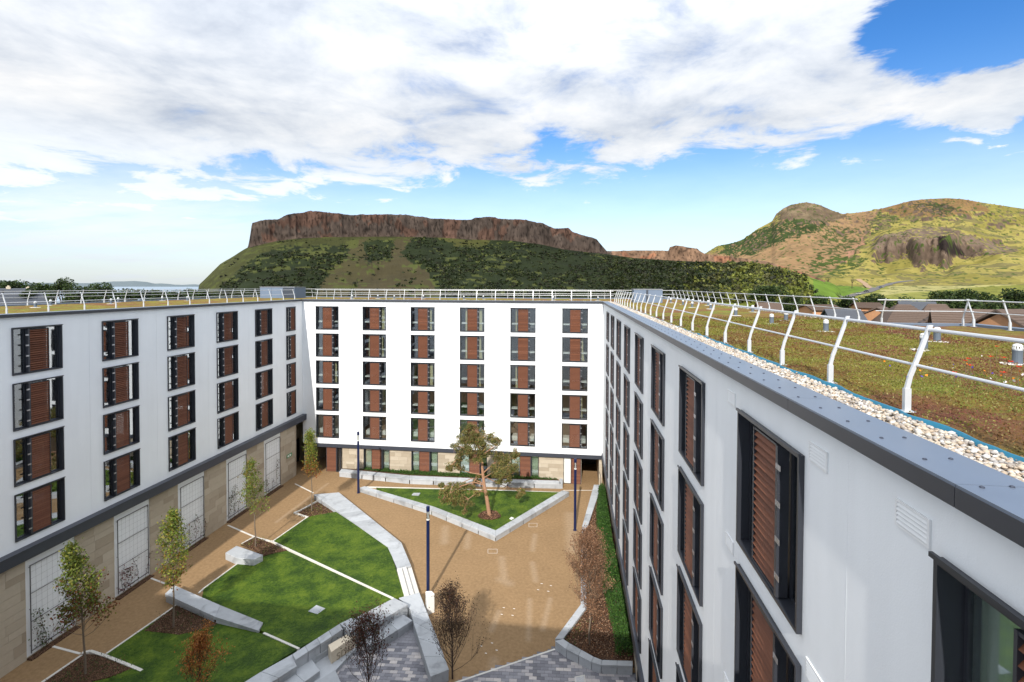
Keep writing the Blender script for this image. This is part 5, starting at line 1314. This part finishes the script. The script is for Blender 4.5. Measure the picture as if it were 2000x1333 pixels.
# ---------------------------------------------------------------- wire trellises and climbers
def trellis(k, y0):
    nm = ['nearest', 'second nearest', 'middle', 'fourth', 'farthest'][k] if k < 5 else 'hidden'
    t = thing('wire_trellis', 'tall wire trellis on a white panel of the left wall, %s of the five' % nm, 'trellis', (XL+.06, y0+.18, .25), 0, 'wire trellises on the left wall')
    w, h = PW-.36, 4.75
    for (a, b) in (((0, 0, 0), (0, 0, h)), ((0, w, 0), (0, w, h)), ((0, 0, h), (0, w, h)), ((0, 0, .12), (0, w, .12))): MB().tube([a, b], .028, 6).ob('frame_rail', 'wire', t)
    for z in (h*.36, h*.68): MB().tube([(0, 0, z), (0, w, z)], .018, 6).ob('cross_rod', 'wire', t)
    vw = MB().tube([(0, 0, 0), (0, 0, h)], .004, 4).mesh('wire', 'wire'); hw = MB().tube([(0, 0, 0), (0, w, 0)], .0035, 4).mesh('wire', 'wire')
    for i in range(1, 8): link('wire', vw, t, (0, w*i/8, 0))
    for i in range(1, 13): link('wire', hw, t, (0, 0, h*i/13))
    for z in (.4, h*.5, h-.1):
        for y in (0, w): MB().tube([(-.22, y, z), (0, y, z)], .015, 5).ob('wall_fixing', 'wire', t)
    poly_ = MB().box(XL-.16, XL+.32, y0, y0+PW, -.05, .06); o = poly_.ob('planting_bed', 'bark_mulch'); o['kind'] = 'structure'
for k, y0 in enumerate(P0): trellis(k, y0)
def climber(k, y0, spots, label, palette):
    t = thing('climbing_plant', label, 'climber', (XL+.1, y0+1.2, 0.05), 0, 'climbing plants on the trellises'); m = MB(); Ps = []
    for (yy, zz, sp) in spots:
        p0 = (0, yy*PW-1.2, 0); p1 = (.03, yy*PW-1.2+rng.normal(0, .15), zz*.5); p2 = (.02, yy*PW-1.2+rng.normal(0, .2), zz); m.tube([p0, p1, p2], .012, 4)
        n = int(sp*42); u = rng.uniform(.08, 1, n)**.8; Ps.append(np.stack([rng.normal(.04, .05, n), p0[1]+(p2[1]-p0[1])*u+rng.normal(0, .13*sp**.5, n), u*zz+rng.normal(0, .08, n)], 1))
    P = np.concatenate(Ps); P[:, 2] = np.maximum(P[:, 2], .05); m.ob('stem', 'dark_bark', t); V, F, cc = leafquads(P, .11, pal(len(P), palette)); link('leaves', mesh_np('leaves', V, F, 'leaf', cc), t)
GR = [(.04, .08, .02), (.06, .11, .03), (.09, .05, .02)]; RD = [(.14, .018, .02), (.09, .02, .02), (.05, .05, .02)]
climber(0, P0[0], [(.25, 2.4, 2.6), (.35, 1.6, 1.5), (.5, 1.0, .5), (.7, 1.4, .6)], 'green climber low on the nearest trellis', GR)
climber(1, P0[1], [(.2, 1.7, 2.6), (.35, 1.5, 2), (.6, 2., .9), (.8, 1.8, .5)], 'dark red climber low on the second trellis', RD)
climber(2, P0[2], [(.15, 1.6, .9), (.35, 1.9, 1), (.55, 2.0, 1), (.75, 2.2, 1), (.9, 1.6, .7)], 'sparse reddish climber spread along the middle trellis', RD+GR)
climber(3, P0[3], [(.12, 2.4, 2.2), (.3, 2.8, 1.8), (.5, 1.4, .5)], 'green climber on the left side of the fourth trellis', GR)
climber(4, P0[4], [(.2, 1.6, 1), (.45, 1.2, .7), (.7, 3., 1.4)], 'thin dark climber on the farthest trellis', GR+RD)

# ================================================================ planting in the court
def grow(m, p, d, L, r, lev, out, spread=.55, up=.12, seg=4, kids=(3, 4), tip=.35):
    pts = [p.copy()]; q = p.copy(); dd = d.normalized()
    for i in range(seg):
        dd = (dd+Vector((rng.normal(0, .10), rng.normal(0, .10), rng.normal(0, .06)+up*.3))).normalized(); q = q+dd*L/seg; pts.append(q.copy())
    m.tube(pts, [r*(1-.65*i/seg) for i in range(seg+1)], 5 if r > .02 else 4, cap=False)
    if lev == 0:
        for i in range(1, seg+1): out.append(pts[i])
        return
    for k in range(rng.integers(kids[0], kids[1]+1)):
        f = rng.uniform(tip, 1.); i = min(int(f*seg), seg-1); s = pts[i].lerp(pts[i+1], f*seg-i)
        a = Vector(rng.normal(size=3)); a -= a.dot(dd)*dd; a.normalize(); nd = (dd+a*spread*rng.uniform(.8, 1.5)+Vector((0, 0, up))).normalized()
        grow(m, s, nd, L*rng.uniform(.45, .7), r*.5, lev-1, out, spread, up, max(2, seg-1), kids, .25)
def court_tree(label, base, H, w, lean=(0, 0), nb=34, start=.28, size=.10, dens=9, palette=None, jit=.13, barkm='bark', cat='tree', group='young trees in the court', name='young_tree', prof=None, lev=1, spread=.5, up=.45, tr=.05, elev=(.35, .9)):
    t = thing(name, label, cat, base, 0, group); m = MB(); pts = [Vector((lean[0]*f*f+rng.normal(0, .02), lean[1]*f*f+rng.normal(0, .02), H*f)) for f in np.linspace(0, 1, 9)]
    pts[0] = Vector((0, 0, -.1)); m.tube(pts, [tr*(1-.85*i/8)+.004 for i in range(9)], 8, cap=False); out = []
    for k in range(nb):
        f = start+(1-start)*((k+rng.uniform())/nb); i = min(int(f*8), 7); s = pts[i].lerp(pts[i+1], f*8-i); pr = prof(f) if prof else math.sin(math.pi*min(1, max(0, (f-start)/(1-start)))**.7)*.85+.15
        th = k*2.4+rng.uniform(-.4, .4); e = rng.uniform(*elev); d = Vector((math.cos(th)*math.cos(e), math.sin(th)*math.cos(e), math.sin(e)))
        grow(m, s, d, w*.5*pr*rng.uniform(.8, 1.25), tr*.3, lev, out, spread, up, 3)
    m.ob('trunk', barkm, t)
    P = np.array([tuple(p) for p in out]); dens = int(dens*1.9); P = np.repeat(P, dens, 0)+rng.normal(0, jit, (len(P)*dens, 3)); hz = np.clip(P[:, 2]/H, 0, 1)
    cc = palette(hz) if callable(palette) else pal(len(P), palette)
    V, F, c2 = leafquads(P, size, cc); link('crown', mesh_np('crown', V, F, 'leaf', c2), t); return t
def autumn(g, r_, split=.45, soft=.18):
    def f(h):
        n = len(h); k = 1/(1+np.exp((h-split+rng.normal(0, soft, n))/.05)); a = pal(n, g); b = pal(n, r_); return np.where((k > .5)[:, None], b, a)
    return f
G1 = [(.11, .16, .025), (.16, .20, .035), (.08, .12, .02), (.22, .22, .04)]; R1 = [(.17, .045, .02), (.22, .085, .03), (.10, .04, .02), (.13, .11, .03)]
G2 = [(.16, .22, .035), (.22, .26, .05), (.10, .16, .025), (.34, .30, .05)]
court_tree('young tree nearest the left edge, green on top and rusty red below', G(167, 1318, .05), 6.6, 2.1, (-.45, -.3), 46, .28, .13, 7, autumn(G1, R1, .58), .13, prof=lambda f: 1.25-1.1*((f-.28)/.72)**.8)
court_tree('slender yellow green young tree at the end of the low grey wall', G(339, 1226, .08), 6.7, 1.5, (.05, 0), 40, .34, .12, 7, autumn(G2, [(.30, .17, .03), (.20, .08, .02), (.16, .18, .03)], .48), .13, prof=lambda f: .25+.85*math.sin(math.pi*min(1, ((f-.34)/.62)**.6 if f > .34 else 0)))
court_tree('sparse green young tree behind the solitary granite block', G(499, 1068, .08), 6.3, 2.1, (-.6, .2), 28, .34, .13, 6, G2[:3]+[(.20, .15, .03)], .16, prof=lambda f: 1.0-.8*((f-.34)/.66))
court_tree('slim young tree at the far bed, orange leaves below green ones', G(609, 998, .1), 6.9, 1.3, (-.15, 0), 42, .40, .12, 7, autumn(G2, [(.34, .12, .03), (.25, .09, .03), (.30, .18, .04)], .62, .1), .15, prof=lambda f: .9-.6*((f-.4)/.6))
DB = [(.035, .022, .018), (.06, .03, .022), (.08, .04, .02), (.03, .025, .015)]
court_tree('dark purplish shrubby tree beside the white wall end, nearly bare', G(884, 1326, .0), 4.1, 4.2, (-.15, .1), 70, .08, .07, 2, DB, .12, 'dark_bark', prof=lambda f: 1.0-.8*f, lev=2, up=.7, spread=.38, tr=.045, elev=(.6, 1.15), name='bare_tree', group='dark nearly bare trees')
court_tree('dark twiggy tree with small maroon leaves before the seating tiers', G(722, 1372, .0), 3.3, 4.4, (-.4, .1), 44, .10, .085, 2, [(.075, .022, .02), (.05, .022, .018), (.11, .04, .02), (.04, .04, .015)], .13, 'dark_bark', prof=lambda f: 1.0-.72*f, lev=2, up=.6, spread=.45, tr=.045, elev=(.7, 1.2), name='bare_tree', group='dark nearly bare trees')
court_tree('orange brown feathery shrub at the bottom edge', G(388, 1405, .1), 3.3, 3.4, (.1, 0), 26, .12, .085, 3, [(.32, .12, .03), (.22, .08, .02), (.40, .18, .05)], .10, 'dark_bark', prof=lambda f: 1.0-.7*f, lev=2, up=.7, spread=.4, tr=.04, elev=(.8, 1.25), name='shrub', cat='shrub', group=None)
court_tree('russet leaved hornbeam in the right hand planter', G(1152, 1259, .34), 5.7, 2.3, (-.1, .2), 70, .24, .075, 5, [(.30, .165, .095), (.38, .23, .14), (.22, .115, .065), (.16, .09, .055)], .13, 'bark', prof=lambda f: .35+.75*math.sin(math.pi*min(1, ((f-.24)/.76)**.62 if f > .24 else 0)), lev=2, up=.55, spread=.4, tr=.05, elev=(.5, 1.1), name='hornbeam', group=None)

# the old pine on the triangular lawn
def pine():
    b = G(956, 1006, .4); yb = b.y; t = thing('pine_tree', 'leaning Scots pine with orange bark on the triangular lawn', 'tree', b); m = MB()
    def W(px, py, dy=0.):
        r = ray(px, py); k = (yb+dy)/r[1]; return Vector((r[0]*k, yb+dy, EYE+r[2]*k))-b
    tr = [W(956, 1008), W(951, 975), W(946, 950, .1), W(943, 925, .2), W(941, 905, .2), W(938, 880, .1), W(930, 862), W(925, 845), W(921, 835)]
    m.tube(tr, [.18, .155, .135, .12, .105, .085, .06, .04, .02], 10)
    limbs = [([W(946, 948, .1), W(925, 942, -.3), W(900, 950, -.8), W(878, 965, -1.3), W(868, 970, -1.5)], .06), ([W(945, 945), W(920, 935, .4), W(893, 948, .6), W(880, 955, 1.)], .05),
             ([W(943, 928, .2), W(920, 924, 0), W(900, 918, .2), W(885, 905, .3)], .05), ([W(941, 905, .2), W(925, 890, -.3), W(905, 875, -.5), W(890, 870, -.6)], .055),
             ([W(943, 935, .2), W(960, 925, -.3), W(985, 930, -.6), W(1002, 925, -.7)], .055), ([W(943, 925, .2), W(965, 905, .4), W(990, 900, .7), W(1008, 892, .9)], .055),
             ([W(940, 890), W(955, 880, -.4), W(970, 870, -.6), W(975, 862, -.6)], .05), ([W(935, 870), W(915, 860, .5), W(905, 855, .6)], .045), ([W(941, 900), W(930, 882, .6), W(915, 878, 1.)], .05),
             ([W(947, 955), W(935, 960, -.5), W(915, 975, -1.2), W(908, 990, -1.6)], .045), ([W(925, 850), W(935, 845, .3), W(948, 850, .3)], .035), ([W(943, 930), W(975, 945, .8), W(1000, 955, 1.2), W(1018, 962, 1.4)], .045)]
    for pts, r in limbs: m.tube(pts, [r*(1-.7*i/(len(pts)-1)) for i in range(len(pts))], 6)
    pads = [(921, 832, 8, 0), (912, 842, 11, 0), (930, 845, 12, .2), (922, 855, 15, 0), (905, 860, 14, .3), (942, 860, 15, .2), (958, 857, 12, .3), (970, 862, 10, -.5), (925, 875, 18, -.5), (945, 878, 16, .4), (905, 880, 14, -.4), (960, 875, 12, .3),
            (890, 872, 10, -.6), (898, 895, 9, .2), (888, 908, 10, .3), (880, 915, 8, .3), (900, 915, 8, .2), (935, 895, 12, -.3), (920, 890, 10, .6), (975, 893, 12, .6), (990, 890, 12, .8), (1005, 888, 10, .9), (1008, 896, 8, .9), (985, 905, 13, .3), (970, 912, 10, 0),
            (995, 922, 13, -.6), (1004, 915, 10, -.5), (980, 925, 13, -.5), (965, 925, 9, -.3), (990, 938, 9, -.6), (975, 940, 8, -.3), (870, 960, 12, -1.4), (882, 952, 12, -.8), (895, 960, 13, -.9), (880, 975, 12, -1.3), (866, 975, 8, -1.5), (905, 950, 10, .2), (918, 955, 10, -.4),
            (900, 975, 11, -1.2), (912, 985, 9, -1.5), (908, 1000, 6, -1.6), (930, 965, 8, -.6), (862, 948, 6, .9), (1018, 964, 8, 1.4), (1012, 970, 5, 1.4), (930, 940, 8, .6), (950, 965, 4, 0), (888, 985, 6, -1.3), (935, 930, 5, .3)]
    Ps = []; Cs = []
    for px, py, r, dy in pads:
        c = W(px, py, dy); rr = r*(yb+dy)/CF*1.22; n = int(3000*rr*rr)+330; q = blob(n, tuple(c), rr, .7); q = q+(fbm(q[:, 0]*2.5, q[:, 1]*2.5, q[:, 2]*2.5, o=2, seed=4)[:, None]-.5)*rng.normal(0, 1, (1, 3))*rr*1.1; q = q[fbm(q[:, 0]*3.5, q[:, 1]*3.5, q[:, 2]*3.5, o=2, seed=14) > .44]; n = len(q); Ps.append(q); sh = rng.uniform(.75, 1.25)
        Cs.append(pal(n, [(.12, .13, .035), (.18, .18, .05), (.075, .09, .025), (.28, .19, .07), (.34, .19, .08)], [.34, .26, .2, .12, .08])*sh)
        for k in range(4):
            e = c+Vector(rng.normal(0, rr*.4, 3)); bl = min((p for l, _ in limbs for p in l[1:]), key=lambda p: (p-c).length); m.tube([bl, bl.lerp(e, .6)+Vector((0, 0, .04)), e], [.022, .014, .006], 4, cap=False)
    m.ob('trunk', 'pine_bark', t); V, F, cc = leafquads(np.concatenate(Ps), .15, np.concatenate(Cs), asp=.30); link('needles', mesh_np('needles', V, F, 'needle', cc), t)
    P = [G(956+22*math.cos(a)*(1+.12*math.sin(3*a)), 1006+9*math.sin(a), .39) for a in np.linspace(0, 6.28, 16)[:-1]]
    o = MB().prism([(p.x, p.y) for p in P], .3, .405).ob('planting_bed', 'bark_mulch'); o['kind'] = 'structure'
pine()
# hedges: leaf masses over twigs
def hedge(label, quads, z0, z1, dens, size, palette, name='hedge', cat='hedge', taper=.0):
    """quads: strip of (left, right) photo points; leaves through the volume between z0 and z1"""
    L = [G(*a, z0) for a, b in quads]; Rr = [G(*b, z0) for a, b in quads]; t = thing(name, label, cat, (L[0].x, L[0].y, z0)); o = Vector(t.location); Ps = []
    core = MB()
    for i in range(len(L)-1):
        ar = ((L[i+1]-L[i]).length+(Rr[i+1]-Rr[i]).length)/2*((Rr[i]-L[i]).length+(Rr[i+1]-L[i+1]).length)/2; n = int(ar*dens)
        u = rng.uniform(0, 1, n); v = rng.uniform(0, 1, n)
        A = np.array(L[i])+(np.array(L[i+1])-np.array(L[i]))*u[:, None]; B = np.array(Rr[i])+(np.array(Rr[i+1])-np.array(Rr[i]))*u[:, None]; P = A+(B-A)*v[:, None]
        hh = (z1-z0)*(.72+.55*(fbm(P[:, 0]*2.1, P[:, 1]*2.1, o=3, seed=3)))*(1-.55*np.abs(2*v-1)**3); P[:, 2] = z0+hh*rng.uniform(.1, 1, n)**.45; Ps.append(P+rng.normal(0, .05, (n, 3)))
        k = max(2, int(ar*5))
        for j in range(k):
            u_, v_ = rng.uniform(), rng.uniform(.2, .8); p = L[i].lerp(L[i+1], u_).lerp(Rr[i].lerp(Rr[i+1], u_), v_)-o; core.tube([p, p+Vector((rng.normal(0, .1), rng.normal(0, .1), (z1-z0)*.75))], .012, 4, cap=False)
    P = np.concatenate(Ps)-np.array(o); core.ob('stems', 'dark_bark', t); hf = np.clip(P[:, 2]/(z1-z0), 0, 1)[:, None]
    V, F, cc = leafquads(P, size, pal(len(P), palette)); link('leaves', mesh_np('leaves', V, F, 'leaf', cc), t)
HG = [(.035, .095, .018), (.055, .13, .022), (.08, .17, .03), (.025, .065, .014)]
hedge('long dark green hedge along the foot of the right wing', [((1170, 958), (1181, 958)), ((1166, 1000), (1187, 1000)), ((1166, 1060), (1197, 1070)), ((1172, 1130), (1212, 1140)), ((1183, 1180), (1222, 1190)), ((1198, 1240), (1232, 1240)), ((1205, 1287), (1236, 1290))], .34, 1.15, 1300, .09, HG)
hedge('low dark green planting behind the white planter wall', [((669, 914), (672, 906)), ((800, 928), (800, 919)), ((940, 934), (940, 925)), ((1088, 938), (1088, 930))], .38, .52, 900, .10, HG+[(.09, .12, .03)])
def ground_plants(label, pts, z, n, palette, size=.12, name='ground_cover', spread=.35, hgt=.25):
    P = []
    for px, py in pts:
        c = G(px, py, z); k = n; q = rng.normal(size=(k, 3))*np.array([spread, spread, 0])+np.array(c); q[:, 2] = z+rng.uniform(0, 1, k)**1.5*hgt; P.append(q)
    P = np.concatenate(P); V, F, cc = leafquads(P, size, pal(len(P), palette), asp=.4); tag(link(name, mesh_np(name, V, F, 'leaf', cc)), label, 'ground cover', kind='stuff')
ground_plants('low plants in the bed at the far young tree', [(600, 998), (618, 992), (630, 998), (640, 1003), (612, 1003)], .1, 55, G1+[(.24, .16, .05)], .1)
ground_plants('low plants in the bed at the middle young tree', [(492, 1060), (505, 1058), (520, 1068), (540, 1074), (516, 1078), (484, 1066)], .1, 40, G1+[(.30, .22, .1)], .1)
ground_plants('low plants in the bed at the slender young tree', [(320, 1218), (350, 1200), (375, 1205), (400, 1212), (360, 1225), (335, 1200)], .1, 60, [(.05, .08, .02), (.07, .10, .03), (.10, .05, .03)], .1)
ground_plants('low plants in the bottom left bed', [(150, 1310), (180, 1300), (210, 1300), (120, 1330), (230, 1310), (170, 1325)], .1, 70, [(.05, .08, .02), (.07, .10, .03), (.14, .09, .04)], .11)
ground_plants('small green weeds and fallen leaves in the right hand planter', [(1130, 1235), (1115, 1245), (1140, 1215), (1125, 1228)], .36, 22, [(.07, .13, .03), (.10, .16, .04)], .1)
def litter(label, pts, z, n, palette, size):
    W_ = [G(*p, z) for p in pts]; xs = [p.x for p in W_]; ys = [p.y for p in W_]; X = rng.uniform(min(xs), max(xs), n*3); Y = rng.uniform(min(ys), max(ys), n*3)
    k = inpoly(X, Y, [(p.x, p.y) for p in W_]); X, Y = X[k][:n], Y[k][:n]; P = np.stack([X, Y, np.full(len(X), z)+rng.uniform(0, .05, len(X))], 1); V, F, cc = leafquads(P, size, pal(len(P), palette), asp=.6)
    tag(link('leaf_litter', mesh_np('leaf_litter', V, F, 'leaf', cc)), label, 'leaf litter', kind='stuff')
litter('brown fallen leaves and bark in the right hand planter', [(1170, 950), (1147, 1034), (1146, 1186), (1102, 1248), (1160, 1280), (1236, 1290), (1210, 1180), (1180, 1000)], .35, 9000, [(.26, .12, .06), (.36, .20, .11), (.14, .07, .04), (.08, .045, .03), (.44, .30, .2)], .085)
litter('bark chips round the foot of the pine', [(934, 1006), (945, 998), (968, 998), (978, 1006), (965, 1015), (946, 1015)], .41, 500, [(.26, .13, .08), (.16, .08, .05), (.34, .2, .13)], .1)
litter('bark chips in the far tree bed', [(585, 1000), (621, 981), (654, 1001), (604, 1010)], .1, 500, [(.22, .12, .07), (.12, .06, .04), (.34, .22, .14)], .09)
litter('bark chips in the middle tree bed', [(470, 1064), (499, 1049), (562, 1075), (514, 1086)], .1, 500, [(.22, .12, .07), (.12, .06, .04), (.34, .22, .14)], .09)
litter('bark chips in the bed under the slender tree', [(282, 1232), (345, 1182), (436, 1206), (350, 1240)], .11, 900, [(.14, .08, .05), (.08, .045, .03), (.24, .15, .1)], .09)
# turf: short blades over the lawns
def turf():
    Vs = []; Fs = []; Cs = []; b = 0
    for P in (LP1, LP2, LP3, LP4):
        xs = [p.x for p in P]; ys = [p.y for p in P]; n = int((max(xs)-min(xs))*(max(ys)-min(ys))*95); X = rng.uniform(min(xs), max(xs), n); Y = rng.uniform(min(ys), max(ys), n)
        k = inpoly(X, Y, [(p.x, p.y) for p in P]); X, Y = X[k], Y[k]; A = np.array([[p.x, p.y, 1] for p in P]); z = np.array([p.z for p in P])
        w = 1/((X[:, None]-A[None, :, 0])**2+(Y[:, None]-A[None, :, 1])**2+.3); Z = np.zeros(len(X))
        # height from the real surface: barycentric over the same fan is costly, so cast onto the mesh
        for o in (lawn1, lawn2, lawn3, lawn4):
            if o.name == {id(LP1): lawn1.name, id(LP2): lawn2.name, id(LP3): lawn3.name, id(LP4): lawn4.name}[id(P)]: ob = o
        from mathutils.bvhtree import BVHTree
        bt = BVHTree.FromPolygons([v.co[:] for v in ob.data.vertices], [tuple(p.vertices) for p in ob.data.polygons])
        for i in range(len(X)):
            h = bt.ray_cast(Vector((X[i], Y[i], 5)), Vector((0, 0, -1))); Z[i] = h[0].z if h[0] else 0
        g = fbm(X*1.4, Y*1.4, o=4, seed=55); cc = np.where((g > .5)[:, None], np.array([.095, .155, .011]), np.array([.033, .075, .005]))*rng.uniform(.55, 1.35, (len(X), 1))
        V, F, c2 = leafquads(np.stack([X, Y, Z+.015], 1), .055, cc, asp=.3); Vs.append(V); Fs.append(F+b); Cs.append(c2); b += len(V)
    tag(link('turf', mesh_np('turf', np.concatenate(Vs), np.concatenate(Fs), 'leaf', np.concatenate(Cs))), 'short green grass covering the lawns', 'grass', kind='stuff')
turf()
